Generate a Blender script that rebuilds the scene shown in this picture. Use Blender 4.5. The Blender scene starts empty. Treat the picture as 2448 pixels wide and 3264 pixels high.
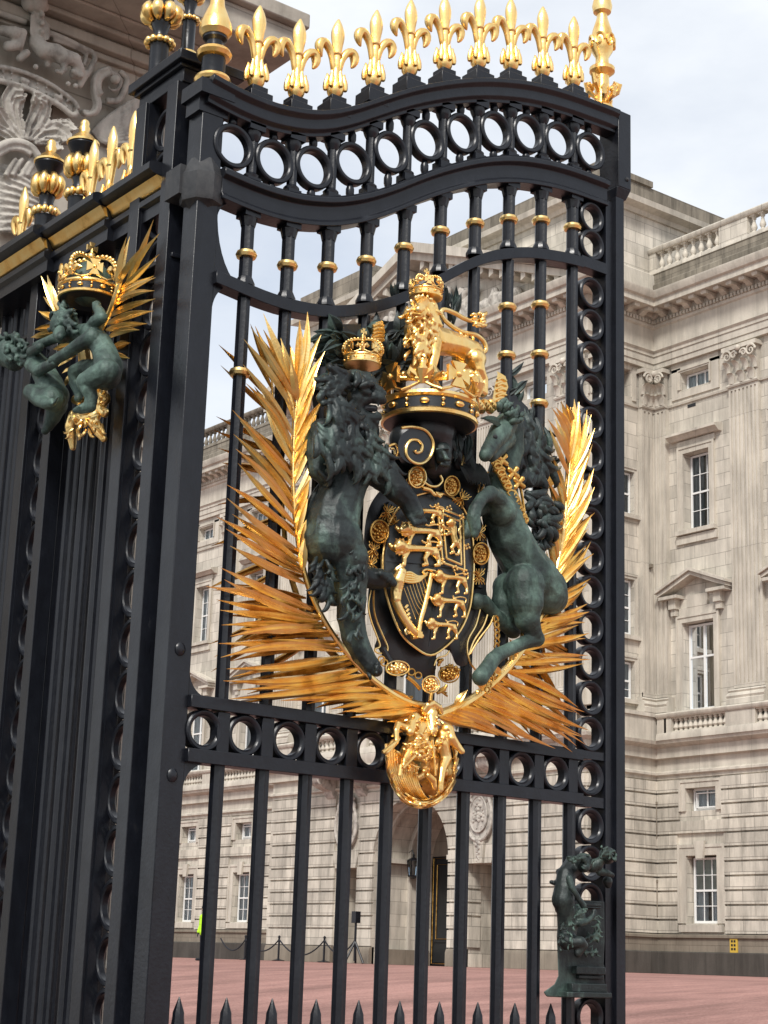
import bpy, bmesh, math, random
from mathutils import Vector, Matrix, noise
random.seed(7)
scn = bpy.context.scene
COL = scn.collection
# ------------------------------------------------------------ camera
FPX, YAW, PITCH, ROLL, EYE = 5573.0, math.radians(52.75), math.radians(14.5), 0.0334, 1.6
CR = (Matrix.Rotation(YAW, 3, 'Z') @ Matrix.Rotation(math.pi/2+PITCH, 3, 'X') @ Matrix.Rotation(ROLL, 3, 'Z'))
CO = Vector((0, 0, EYE))
cd = bpy.data.cameras.new('camera'); cam = bpy.data.objects.new('camera', cd); COL.objects.link(cam)
cam.matrix_world = Matrix.Translation(CO) @ CR.to_4x4()
cd.sensor_fit = 'VERTICAL'; cd.sensor_height = 36; cd.lens = 36*FPX/3264
cd.clip_start = 0.1; cd.clip_end = 3000
scn.camera = cam
scn.render.resolution_x = 768; scn.render.resolution_y = 1024
# ------------------------------------------------------------ sky, sun, exposure
SUN_EL, SUN_AZ = math.radians(44), math.radians(140)      # azimuth clockwise from +Y
w = bpy.data.worlds.new("World"); scn.world = w; w.use_nodes = True
nt = w.node_tree; nt.nodes.clear()
def N(t, kind, **kw):
    n = t.nodes.new(kind)
    for k, v in kw.items():
        if k in n.inputs: n.inputs[k].default_value = v
        else: setattr(n, k, v)
    return n
out = N(nt, 'ShaderNodeOutputWorld'); bg = N(nt, 'ShaderNodeBackground')
sky = N(nt, 'ShaderNodeTexSky', sky_type='NISHITA', sun_disc=False, sun_elevation=SUN_EL, sun_rotation=SUN_AZ)
tc = N(nt, 'ShaderNodeTexCoord'); mp = N(nt, 'ShaderNodeMapping'); mp.inputs['Scale'].default_value = (1, 1, 2.2)
nz = N(nt, 'ShaderNodeTexNoise', Scale=2.3, Detail=7.0, Roughness=0.55)
rp = N(nt, 'ShaderNodeValToRGB'); rp.color_ramp.elements[0].position = 0.30; rp.color_ramp.elements[1].position = 0.58
rp.color_ramp.elements[0].color = (0.50, 0.50, 0.50, 1); rp.color_ramp.elements[1].color = (0.98, 0.98, 0.98, 1)
mx = N(nt, 'ShaderNodeMix', data_type='RGBA')
nt.links.new(tc.outputs['Generated'], mp.inputs['Vector']); nt.links.new(mp.outputs[0], nz.inputs['Vector'])
nt.links.new(nz.outputs[0], rp.inputs[0]); nt.links.new(rp.outputs[0], mx.inputs['Factor'])
nt.links.new(sky.outputs[0], mx.inputs[6]); mx.inputs[7].default_value = (7.0, 7.25, 7.55, 1)
nt.links.new(mx.outputs[2], bg.inputs['Color']); bg.inputs['Strength'].default_value = 0.1
nt.links.new(bg.outputs[0], out.inputs[0])
sd = bpy.data.lights.new('sun', 'SUN'); sd.energy = 2.3; sd.angle = math.radians(12); sd.color = (1, 0.965, 0.91)
so = bpy.data.objects.new('sun', sd); COL.objects.link(so)
sv = Vector((math.sin(SUN_AZ)*math.cos(SUN_EL), math.cos(SUN_AZ)*math.cos(SUN_EL), math.sin(SUN_EL)))
so.rotation_euler = sv.to_track_quat('Z', 'Y').to_euler()
scn.view_settings.view_transform = 'Standard'; scn.view_settings.look = 'None'
scn.view_settings.exposure = 0.55; scn.view_settings.gamma = 1
# ------------------------------------------------------------ photo pixel -> point on a plane of the place
XG, YS = -8.85, 5.47           # gate leaf plane x, screen plane y
def ray(x, y): return CR @ Vector(((x-1224)/FPX, -(y-1632)/FPX, -1))
def onX(x, y, X): d = ray(x, y); return CO + d*((X-CO.x)/d.x)
def onY(x, y, Y): d = ray(x, y); return CO + d*((Y-CO.y)/d.y)
class Crop:
    """a traced drawing: (x,y) of an enlarged view -> world point on a plane"""
    def __init__(s, ox, oy, k, axis, plane, sign, ppm): s.ox, s.oy, s.k, s.axis, s.plane, s.sign, s.ppm = ox, oy, k, axis, plane, sign, ppm
    def __call__(s, x, y, off=0.0):
        X, Y = s.ox+s.k*x, s.oy+s.k*y
        return onX(X, Y, s.plane+s.sign*off) if s.axis == 'X' else onY(X, Y, s.plane+s.sign*off)
    def r(s, px): return px*s.k/s.ppm
DG = Crop(0, 0, 1.4756, 'X', XG, 1, 493)
# ------------------------------------------------------------ mesh builder (world coordinates)
class MB:
    def __init__(s): s.v = []; s.f = []
    def add(s, vs, fs):
        o = len(s.v); s.v += [Vector(p) for p in vs]; s.f += [tuple(i+o for i in f) for f in fs]
    def box(s, x0, x1, y0, y1, z0, z1):
        if x0 > x1: x0, x1 = x1, x0
        if y0 > y1: y0, y1 = y1, y0
        if z0 > z1: z0, z1 = z1, z0
        s.add([(x0,y0,z0),(x1,y0,z0),(x1,y1,z0),(x0,y1,z0),(x0,y0,z1),(x1,y0,z1),(x1,y1,z1),(x0,y1,z1)],
              [(0,3,2,1),(4,5,6,7),(0,1,5,4),(1,2,6,5),(2,3,7,6),(3,0,4,7)])
        return s
    def prism(s, A, B):           # two matching polygons
        n = len(A); s.add(list(A)+list(B), [tuple(range(n))[::-1], tuple(range(n, 2*n))]+[(i, (i+1) % n, n+(i+1) % n, n+i) for i in range(n)]); return s
    def loft(s, rings, cap=True, closed=True):
        n = len(rings[0]); vs = [p for r in rings for p in r]; fs = []
        for k in range(len(rings)-1):
            for i in range(n if closed else n-1):
                j = (i+1) % n; fs.append((k*n+i, k*n+j, (k+1)*n+j, (k+1)*n+i))
        if cap and closed: fs.append(tuple(range(n))[::-1]); fs.append(tuple(range((len(rings)-1)*n, len(rings)*n)))
        s.add(vs, fs); return s
    def tube(s, pts, rad, n=8, flat=1.0, up=None):
        pts = [Vector(p) for p in pts]; m = len(pts)
        if not isinstance(rad, (list, tuple)): rad = [rad]*m
        up0 = Vector(up) if up else Vector((0.31, 0.17, 0.93)); rings = []; u = None
        for i, p in enumerate(pts):
            t = (pts[min(i+1, m-1)]-pts[max(i-1, 0)])
            if t.length < 1e-9: t = Vector((0, 0, 1))
            t.normalize()
            if up or u is None: u = up0-t*up0.dot(t)
            else: u = u-t*u.dot(t)
            if u.length < 1e-4: u = t.orthogonal()
            u.normalize(); b = t.cross(u)
            rings.append([p+(u*math.sin(2*math.pi*k/n)*flat+b*math.cos(2*math.pi*k/n))*rad[i] for k in range(n)])
        s.loft(rings); return s
    def lathe(s, prof, c, n=16, axis='z', lobes=0, lob=0.0, lz=None):
        rings = []
        for r, z in prof:
            ring = []
            for k in range(n):
                a = 2*math.pi*k/n; rr = max(r, 1e-4)
                if lobes and lz and lz[0] <= z <= lz[1]: rr *= 1-lob*(1-abs(math.sin(a*lobes/2)))**2
                q = (rr*math.cos(a), rr*math.sin(a), z)
                if axis == 'x': q = (q[2], q[0], q[1])
                if axis == 'y': q = (q[0], q[2], q[1])
                ring.append(Vector(q)+Vector(c))
            rings.append(ring)
        s.loft(rings); return s
    def ball(s, c, r, n=8, sc=(1, 1, 1)):
        c = Vector(c); rings = []
        for i in range(1, n):
            a = math.pi*i/n
            rings.append([c+Vector((r*sc[0]*math.sin(a)*math.cos(2*math.pi*k/(n+2)), r*sc[1]*math.sin(a)*math.sin(2*math.pi*k/(n+2)), r*sc[2]*math.cos(a))) for k in range(n+2)])
        s.loft(rings); return s
    def ring(s, c, R, r, d0, d1, axis='x', n=36, bev=0.012):
        """flat moulded ring, outer R, inner r, from depth d0 to d1 along axis"""
        b = bev; prof = [(r+b, d1-b*.6), (r+2*b, d1), (R-b, d1), (R, d1-b), (R, d0+b), (R-b, d0), (r+b, d0), (r, d0+b), (r, d1-2*b)]
        vs = []; m = len(prof)
        for k in range(n):
            a = 2*math.pi*k/n
            for (q, d) in prof:
                p = (d, q*math.cos(a), q*math.sin(a)) if axis == 'x' else (q*math.cos(a), d, q*math.sin(a)) if axis == 'y' else (q*math.cos(a), q*math.sin(a), d)
                vs.append(Vector(p)+Vector(c))
        s.add(vs, [(k*m+i, ((k+1) % n)*m+i, ((k+1) % n)*m+(i+1) % m, k*m+(i+1) % m) for k in range(n) for i in range(m)]); return s
    def chain(s, pts, n=10):       # tapered capsules through (Vector, r)
        for i, (p, r) in enumerate(pts):
            s.ball(p, r, n)
            if i:
                q, r2 = pts[i-1]; s.tube([q, p], [r2*.985, r*.985], n)
        return s
    def radial(s, c, k):
        for v in s.v: v.x = c.x+(v.x-c.x)*k; v.y = c.y+(v.y-c.y)*k
        return s
    def build(s, name, mat, parent=None, org=None, loc=None, sharp=35, recalc=True):
        me = bpy.data.meshes.new(name)
        o0 = Vector(org) if org is not None else (ROOTLOC.get(parent.name, Vector((0, 0, 0))) if parent else Vector((0, 0, 0)))
        me.from_pydata([tuple(p-o0) for p in s.v], [], s.f)
        if recalc:
            bm = bmesh.new(); bm.from_mesh(me); bmesh.ops.recalc_face_normals(bm, faces=bm.faces); bm.to_mesh(me); bm.free()
        me.shade_smooth(); me.set_sharp_from_angle(angle=math.radians(sharp))
        if mat: me.materials.append(mat)
        o = bpy.data.objects.new(name, me); COL.objects.link(o)
        if parent: o.parent = parent; ROOTLOC[o.name] = ROOTLOC.get(parent.name, Vector((0, 0, 0)))
        if loc is not None:
            o.location = Vector(loc)-(ROOTLOC.get(parent.name, Vector((0, 0, 0))) if parent else Vector((0, 0, 0)))
        return o
ROOTLOC = {}
def root(name, loc, label, cat, group=None):
    o = bpy.data.objects.new(name, None); COL.objects.link(o); o.location = loc; o.empty_display_size = .2
    ROOTLOC[o.name] = Vector(loc); tag(o, label, cat, group); return o
def tag(o, label=None, cat=None, group=None, kind=None):
    if label: o['label'] = label
    if cat: o['category'] = cat
    if group: o['group'] = group
    if kind: o['kind'] = kind
    return o
def dup(o, loc, parent, rotz=None, scale=None):     # share mesh, place by world location
    c = o.copy(); COL.objects.link(c); c.parent = parent
    c.location = Vector(loc)-ROOTLOC.get(parent.name, Vector((0, 0, 0)))
    if rotz is not None: c.rotation_euler = (0, 0, rotz)
    if scale: c.scale = scale if hasattr(scale, '__len__') else (scale,)*3
    for ch in o.children:
        d = ch.copy(); COL.objects.link(d); d.parent = c
    return c
def sculpt(name, mb, mat, parent, voxel=0.008, smooth=3, loc=None, org=None, disp=0):
    o = mb.build(name, mat, parent, sharp=180, recalc=True, org=org, loc=loc)
    m = o.modifiers.new('fuse', 'REMESH'); m.mode = 'VOXEL'; m.voxel_size = voxel; m.use_smooth_shade = True
    if smooth: k = o.modifiers.new('soft', 'SMOOTH'); k.iterations = smooth; k.factor = 0.5
    return o
def bevel(o, w=0.004, seg=2, ang=40):
    m = o.modifiers.new('edge', 'BEVEL'); m.width = w; m.segments = seg; m.limit_method = 'ANGLE'; m.angle_limit = math.radians(ang); m.harden_normals = False
    return o
# ------------------------------------------------------------ materials
def mat(name, col, rough=.5, metal=0, spec=.5, coat=0):
    m = bpy.data.materials.new(name); m.use_nodes = True; b = m.node_tree.nodes['Principled BSDF']
    b.inputs['Base Color'].default_value = (*col, 1); b.inputs['Roughness'].default_value = rough
    b.inputs['Metallic'].default_value = metal; b.inputs['Specular IOR Level'].default_value = spec
    b.inputs['Coat Weight'].default_value = coat
    return m, m.node_tree, b
def noise_col(t, b, cols, scale=4, detail=6, rough=.6, stretch=(1, 1, 1), pos=None, dist=0, target='Base Color', coord='Object'):
    tc = N(t, 'ShaderNodeTexCoord'); mp = N(t, 'ShaderNodeMapping'); mp.inputs['Scale'].default_value = stretch
    nz = N(t, 'ShaderNodeTexNoise', Scale=scale, Detail=detail, Roughness=rough, Distortion=dist)
    r = N(t, 'ShaderNodeValToRGB'); e = r.color_ramp.elements
    while len(e) < len(cols): e.new(0.5)
    for i, c in enumerate(cols):
        e[i].position = pos[i] if pos else i/(len(cols)-1); e[i].color = (*c, 1) if len(c) == 3 else c
    t.links.new(tc.outputs[coord], mp.inputs[0]); t.links.new(mp.outputs[0], nz.inputs['Vector']); t.links.new(nz.outputs[0], r.inputs[0])
    if target: t.links.new(r.outputs[0], b.inputs[target])
    return r, nz, mp
def bump(t, b, scale=60, strength=.3, dist=.01, detail=4, stretch=(1, 1, 1), src=None):
    bp = N(t, 'ShaderNodeBump'); bp.inputs['Strength'].default_value = strength; bp.inputs['Distance'].default_value = dist
    if src is None:
        tc = N(t, 'ShaderNodeTexCoord'); mp = N(t, 'ShaderNodeMapping'); mp.inputs['Scale'].default_value = stretch
        nz = N(t, 'ShaderNodeTexNoise', Scale=scale, Detail=detail); t.links.new(tc.outputs['Object'], mp.inputs[0]); t.links.new(mp.outputs[0], nz.inputs['Vector']); src = nz.outputs[0]
    t.links.new(src, bp.inputs['Height']); t.links.new(bp.outputs[0], b.inputs['Normal']); return bp
def g3(v): return (v, v, v)
IRON, t, b = mat('black_painted_iron', (.018, .021, .028), .34, 0, .42)
noise_col(t, b, [(.004, .0045, .007), (.008, .0095, .014), (.038, .038, .040)], 11, 10, .72, (1, 1, .5), (.3, .62, .90))
noise_col(t, b, [g3(.22), g3(.44)], 5, 5, .6, target='Roughness'); bump(t, b, 42, .28, .005)
IRON_WORN, t, b = mat('worn_black_iron', (.03, .03, .03), .55, 0, .5)
noise_col(t, b, [(.012, .013, .016), (.035, .035, .036), (.075, .062, .045)], 16, 9, .7, (1, 1, .7), (.3, .6, .85)); bump(t, b, 60, .25, .004)
GOLD, t, b = mat('gilding', (.9, .55, .17), .3, 1)
noise_col(t, b, [(.55, .29, .07), (.97, .62, .21), (1.0, .76, .34)], 7, 7, .62, (1, 1, .8), (.22, .42, .66))
noise_col(t, b, [g3(.22), g3(.42)], 14, 5, .6, target='Roughness'); bump(t, b, 70, .35, .004)
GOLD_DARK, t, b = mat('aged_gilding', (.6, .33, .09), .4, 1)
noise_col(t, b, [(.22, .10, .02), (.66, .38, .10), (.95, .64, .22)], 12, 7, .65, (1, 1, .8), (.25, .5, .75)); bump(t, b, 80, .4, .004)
BRONZE, t, b = mat('green_bronze', (.03, .05, .045), .5, .25)
noise_col(t, b, [(.006, .009, .010), (.020, .029, .028), (.062, .095, .082), (.20, .31, .25)], 4, 9, .66, (1, 1, .7), (.36, .52, .63, .80), .5)
bump(t, b, 60, .5, .006)
VERDI, t, b = mat('verdigris_bronze', (.06, .13, .1), .6, .15)
noise_col(t, b, [(.010, .014, .014), (.036, .060, .050), (.09, .145, .118), (.24, .38, .31)], 5, 9, .68, (1, 1, .8), (.30, .46, .60, .80), .5)
bump(t, b, 60, .5, .006)
BLACKB, t, b = mat('black_enamel', (.012, .013, .015), .38, 0, .5)
noise_col(t, b, [(.008, .009, .011), (.022, .026, .028)], 10, 6); bump(t, b, 50, .3, .004)
def stone(name, base, var, bw=1.15, bh=.5, joint=.5, soot=.45, mort=.012, bstr=.5, zoff=0.0):
    m, t, b = mat(name, base, .85, 0, .25)
    tc = N(t, 'ShaderNodeTexCoord'); sp = N(t, 'ShaderNodeSeparateXYZ'); t.links.new(tc.outputs['Object'], sp.inputs[0])
    ad = N(t, 'ShaderNodeMath', operation='ADD'); t.links.new(sp.outputs[0], ad.inputs[0]); t.links.new(sp.outputs[1], ad.inputs[1])
    az = N(t, 'ShaderNodeMath', operation='ADD'); t.links.new(sp.outputs[2], az.inputs[0]); az.inputs[1].default_value = zoff
    cb = N(t, 'ShaderNodeCombineXYZ'); t.links.new(ad.outputs[0], cb.inputs[0]); t.links.new(az.outputs[0], cb.inputs[1])
    br = N(t, 'ShaderNodeTexBrick', Scale=1.0); br.inputs['Brick Width'].default_value = bw; br.inputs['Row Height'].default_value = bh
    br.inputs['Mortar Size'].default_value = mort; br.inputs['Mortar Smooth'].default_value = .3; br.inputs['Bias'].default_value = 0.0
    c1 = tuple(min(1, c*(1+var)) for c in base); c2 = tuple(c*(1-var) for c in base)
    br.inputs['Color1'].default_value = (*c1, 1); br.inputs['Color2'].default_value = (*c2, 1)
    br.inputs['Mortar'].default_value = (*(c*joint for c in base), 1)
    t.links.new(cb.outputs[0], br.inputs['Vector'])
    r1, _, _ = noise_col(t, b, [g3(1-soot), g3(1.0)], 1.3, 9, .65, (2.2, 2.2, .35), (.32, .60), target=None)
    r2, _, _ = noise_col(t, b, [(.84, .82, .79), (1.08, 1.06, 1.03)], .9, 8, .6, (1, 1, .8), (.3, .7), target=None)
    m1 = N(t, 'ShaderNodeMix', data_type='RGBA', blend_type='MULTIPLY'); m1.inputs['Factor'].default_value = 1
    m2 = N(t, 'ShaderNodeMix', data_type='RGBA', blend_type='MULTIPLY'); m2.inputs['Factor'].default_value = 1
    t.links.new(br.outputs[0], m1.inputs[6]); t.links.new(r1.outputs[0], m1.inputs[7]); t.links.new(m1.outputs[2], m2.inputs[6]); t.links.new(r2.outputs[0], m2.inputs[7])
    t.links.new(m2.outputs[2], b.inputs['Base Color'])
    nz = N(t, 'ShaderNodeTexNoise', Scale=14.0, Detail=6.0); t.links.new(tc.outputs['Object'], nz.inputs['Vector'])
    ml = N(t, 'ShaderNodeMath', operation='MULTIPLY_ADD'); t.links.new(br.outputs['Fac'], ml.inputs[0]); ml.inputs[1].default_value = -1.0; t.links.new(nz.outputs[0], ml.inputs[2])
    bump(t, b, src=ml.outputs[0], strength=bstr, dist=.012)
    return m
STONE = stone('portland_stone', (.59, .555, .485), .16)
ASHLAR = stone('pale_ashlar', (.575, .54, .475), .18, 1.0, .5, .62, .34)
TRIM = stone('carved_trim_stone', (.565, .53, .465), .08, 2.4, 5, .75, .30)
SOOTY = stone('sooty_stone', (.25, .225, .185), .16, 1.3, .5, .6, .55)
PLINTH = stone('dark_granite_plinth', (.085, .078, .07), .10, 1.3, 1.2, .7, .35)
GREYST = stone('grey_plinth_stone', (.24, .21, .17), .08, 1.2, 1.0, .7, .3)
PIERST = stone('pier_stone', (.44, .41, .36), .05, 1.6, .9, .7, .35, .008)
RELIEF, t, b = mat('carved_relief_stone', (.42, .38, .33), .85, 0, .2)
noise_col(t, b, [(.18, .165, .148), (.43, .40, .355), (.56, .52, .465)], 6, 8, .6, (1, 1, .7), (.3, .5, .72)); bump(t, b, 40, .4, .01)
WHITE, t, b = mat('white_paint', (.76, .76, .74), .45)
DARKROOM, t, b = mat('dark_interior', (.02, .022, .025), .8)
CURT2, t, b = mat('heavy_curtain', (.30, .31, .31), .9)
CURT, t, b = mat('net_curtain', (.5,.5,.5), .9)
noise_col(t, b, [(.50, .53, .54), (.82, .84, .84)], 9, 4, .6, (3, 3, .12), (.35, .65))
BLIND, t, b = mat('cream_blind', (.34, .35, .30), .9)
m = bpy.data.materials.new('window_glass'); m.use_nodes = True; t = m.node_tree; t.nodes.clear()
o_ = N(t, 'ShaderNodeOutputMaterial'); tr = N(t, 'ShaderNodeBsdfTransparent'); gl = N(t, 'ShaderNodeBsdfGlossy', Roughness=.03); gl.inputs[0].default_value = (.8, .85, .9, 1)
tr.inputs[0].default_value = (.90, .94, .95, 1)
fr = N(t, 'ShaderNodeFresnel', IOR=1.6); ms = N(t, 'ShaderNodeMixShader'); t.links.new(fr.outputs[0], ms.inputs[0]); t.links.new(tr.outputs[0], ms.inputs[1]); t.links.new(gl.outputs[0], ms.inputs[2]); t.links.new(ms.outputs[0], o_.inputs[0])
GLASS = m
TARMAC, t, b = mat('red_tarmac', (.36, .13, .10), .9, 0, .2)
r1, _, _ = noise_col(t, b, [(.20, .10, .088), (.36, .195, .165), (.50, .31, .27)], 22, 10, .8, (1, 1, 1), (.3, .5, .7), target=None)
r2, _, _ = noise_col(t, b, [g3(.62), g3(1.12)], .7, 10, .72, (1, .30, 1), (.36, .62), target=None)
mm = N(t, 'ShaderNodeMix', data_type='RGBA', blend_type='MULTIPLY'); mm.inputs['Factor'].default_value = 1
t.links.new(r1.outputs[0], mm.inputs[6]); t.links.new(r2.outputs[0], mm.inputs[7]); t.links.new(mm.outputs[2], b.inputs['Base Color']); bump(t, b, 90, .6, .02)
ASPH, t, b = mat('grey_paving', (.12, .115, .11), .85); noise_col(t, b, [(.09, .088, .085), (.15, .145, .14)], 20, 6)
HIVIS, t, b = mat('hi_vis_yellow', (.45, .8, .03), .7); b.inputs['Specular IOR Level'].default_value = .2
CLOTH, t, b = mat('dark_navy_cloth', (.012, .014, .02), .85)
SKIN, t, b = mat('skin', (.5, .3, .22), .55)
YELLOW, t, b = mat('brass_plate', (.62, .42, .06), .4, .2)
# ------------------------------------------------------------ ground
def gz(y):
    if y < 4: return 0.0
    if y < 30: q = (y-4)/26; return 1.5*(q*q*(3-2*q))
    if y < 43: return 1.5+.1*(y-30)/13
    return 1.6
g = MB(); ys = [-60, -20, 0, 4.0]+[4+26*i/26 for i in range(1, 27)]+[33, 36, 40, 43, 60, 120, 900]
xs = [-900, -120, -60, -20, 0, 60, 300]
g.add([(x, y, gz(y)) for y in ys for x in xs], [(j*7+i, j*7+i+1, (j+1)*7+i+1, (j+1)*7+i) for j in range(len(ys)-1) for i in range(6)])
tag(g.build('forecourt', TARMAC), kind='structure')
g = MB(); g.add([(-60, -60, .004), (60, -60, .004), (60, 4.0, .004), (-60, 4.0, .004)], [(0, 1, 2, 3)])
tag(g.build('pavement', ASPH), kind='structure')
# ============================================================ palace
PAL = root('palace', (-55.3, 50, 1.6), 'huge pale stone palace front with rusticated ground floor, sash windows and a pedimented pavilion', 'palace')
YB, YF, XA, XL = 47.57, 44.0, -45.4, -65.2
class Face:
    def __init__(s, kind, plane): s.k, s.p = kind, plane
    def pt(s, a, d, z): return Vector((a, s.p-d, z)) if s.k == 'Y' else Vector((s.p+d, a, z))
    def box(s, m, a0, a1, d0, d1, z0, z1):
        p, q = s.pt(a0, d0, z0), s.pt(a1, d1, z1); m.box(p.x, q.x, p.y, q.y, z0, z1)
    def poly(s, m, pts, d0, d1): m.prism([s.pt(a, d0, z) for a, z in pts], [s.pt(a, d1, z) for a, z in pts])
    def prof(s, m, a0, a1, pr, e0=0, e1=0):      # horizontal moulding, profile (d,z); e: mitre slope at the ends
        A = [s.pt(a0-e0*d, d, z) for d, z in pr]; B = [s.pt(a1+e1*d, d, z) for d, z in pr]; m.prism(A, B)
J = [2.98+.5*k for k in range(12)]               # joints of the rustication (2.98 .. 8.48)
def holed(F, m, a0, a1, z0, z1, d0, d1, holes):
    xs = sorted({a0, a1, *[min(max(v, a0), a1) for h in holes for v in h[:2]]}); zs = sorted({z0, z1, *[min(max(v, z0), z1) for h in holes for v in h[2:]]})
    for i in range(len(zs)-1):
        run = None
        for j in range(len(xs)-1):
            cx, cz = (xs[j]+xs[j+1])/2, (zs[i]+zs[i+1])/2
            ok = not any(h[0] < cx < h[1] and h[2] < cz < h[3] for h in holes)
            if ok and run is None: run = xs[j]
            if (not ok) and run is not None: F.box(m, run, xs[j], d0, d1, zs[i], zs[i+1]); run = None
        if run is not None: F.box(m, run, xs[-1], d0, d1, zs[i], zs[i+1])
def courses(F, m, a0, a1, holes, arch=None, lo=2.98, d=.115, proud=.03):
    js = [j for j in J if j >= lo-1e-6]
    for z0, z1 in zip(js, js[1:]):
        z0 += .035; z1 -= .035; segs = [(a0, a1)]
        for h in holes:
            if h[3] > z0+.02 and h[2] < z1-.02:
                ns = []
                for s0, s1 in segs:
                    if h[1] <= s0 or h[0] >= s1: ns.append((s0, s1)); continue
                    if h[0] > s0: ns.append((s0, h[0]))
                    if h[1] < s1: ns.append((h[1], s1))
                segs = ns
        for s0, s1 in segs:
            if arch and s0 < arch[0]-arch[1] and s1 > arch[0]+arch[1]:
                cx, hw, zs = arch
                def w(z): return hw if z <= zs else math.sqrt(max(0, hw*hw-(z-zs)**2))
                for lft in (1, 0):
                    e = [(cx+(-1 if lft else 1)*w(z0+(z1-z0)*i/5), z0+(z1-z0)*i/5) for i in range(6)]
                    if lft and s0 < cx-hw: F.poly(m, [(s0, z0)]+e+[(s0, z1)], 0, d)
                    if not lft and s1 > cx+hw: F.poly(m, [(s1, z0)]+e+[(s1, z1)], 0, d)
                if s0 >= cx+hw or s1 <= cx-hw: pass
            else:
                F.box(m, s0, s1, 0, d, z0, z1)
WR = random.Random(12)
def window(F, a, z0, w, h, dep=.34, style='sash', cols=2, rows=(2, 2), blind=0, open_=False):
    """sash window set back in the wall: frame + bars, glass, curtain, dark room"""
    m = MB(); d = -dep; b = .075; x0, x1, z1 = a-w/2, a+w/2, z0+h
    F.box(m, x0, x0+b, d-.06, d+.03, z0, z1); F.box(m, x1-b, x1, d-.06, d+.03, z0, z1)
    F.box(m, x0+b, x1-b, d-.06, d+.03, z1-b, z1); F.box(m, x0+b, x1-b, d-.06, d+.05, z0, z0+b*1.3)
    zb = z0+h*(.5 if style == 'sash' else .62)
    if style in ('sash', 'french'): F.box(m, x0+b, x1-b, d-.05, d+.022, zb-.035, zb+.035)
    if style == 'french': F.box(m, a-.05, a+.05, d-.05, d+.02, z0+b, z1-b)
    elif style == 'sash':
        for i in range(1, cols): xx = x0+b+(w-2*b)*i/cols; F.box(m, xx-.014, xx+.014, d-.03, d+.012, z0+b, z1-b)
        for (p, q, n) in ((z0+b, zb, rows[0]), (zb, z1-b, rows[1])):
            for i in range(1, n): zz = p+(q-p)*i/n; F.box(m, x0+b, x1-b, d-.028, d+.010, zz-.013, zz+.013)
    else:
        for i in range(1, cols): xx = x0+b+(w-2*b)*i/cols; F.box(m, xx-.03, xx+.03, d-.03, d+.012, z0+b, z1-b)
        if open_:
            for (p, q) in ((x0+.22, x0+.25), (x1-.12, x1-.09)): F.box(m, p, q, d+.03, d+.14, z0+.12, z1-.16)
            F.box(m, x0+.2, x1-.1, d+.10, d+.13, z0+.10, z0+.14); F.box(m, x0+.2, x1-.1, d+.10, d+.13, z1-.2, z1-.16)
    fr = m.build('window', WHITE, PAL)
    g = MB(); pv = [F.pt(x0+b*.5, d-.018, z0+b*.5), F.pt(x1-b*.5, d-.018, z0+b*.5), F.pt(x1-b*.5, d-.018, z1-b*.5), F.pt(x0+b*.5, d-.018, z1-b*.5)]; g.add(pv, [(0, 1, 2, 3)]); g.build('pane', GLASS, fr)
    c = MB(); n = 40                                   # gathered net curtain, in two drops with a gap between
    gp = WR.uniform(.02, .16)
    for (p, q) in ((x0+.02, a-gp), (a+gp, x1-.02)) if style != 'attic' else ((x0, a), (a+.02, x1)):
        r0 = [F.pt(p+(q-p)*i/n, d-.09-.03*math.sin(i*1.9), z0) for i in range(n+1)]; r1 = [Vector((v.x, v.y, z1)) for v in r0]
        c.add(r0+r1, [(i, i+1, n+2+i, n+1+i) for i in range(n)])
    c.build('curtain', CURT if WR.random() < .72 else CURT2, fr, sharp=80)
    if blind:
        c = MB(); F.box(c, x0+.02, x1-.02, d-.05, d-.045, z1-blind, z1); c.build('blind', BLIND, fr)
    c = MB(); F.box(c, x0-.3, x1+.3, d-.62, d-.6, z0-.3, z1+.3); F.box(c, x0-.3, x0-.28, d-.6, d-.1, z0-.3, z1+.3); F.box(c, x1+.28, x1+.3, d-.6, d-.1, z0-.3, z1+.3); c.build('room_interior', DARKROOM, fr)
    return fr
def surround(F, m, a, z0, z1, w, band, d0, d1, sill=True, top=True):
    F.box(m, a-w/2-band, a-w/2, d0, d1, z0, z1+(band if top else 0)); F.box(m, a+w/2, a+w/2+band, d0, d1, z0, z1+(band if top else 0))
    if top: F.box(m, a-w/2, a+w/2, d0, d1, z1, z1+band)
    b2 = band*.45
    F.box(m, a-w/2-band-.03, a-w/2-band+b2*.5, d1, d1+.035, z0, z1+band+.03); F.box(m, a+w/2+band-b2*.5, a+w/2+band+.03, d1, d1+.035, z0, z1+band+.03)
    if top: F.box(m, a-w/2-band+b2*.5, a+w/2+band-b2*.5, d1, d1+.035, z1+band-b2*.5, z1+band+.03)
    if sill: F.box(m, a-w/2-band-.08, a+w/2+band+.08, d0, d1+.12, z0-.16, z0-.002)
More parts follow.
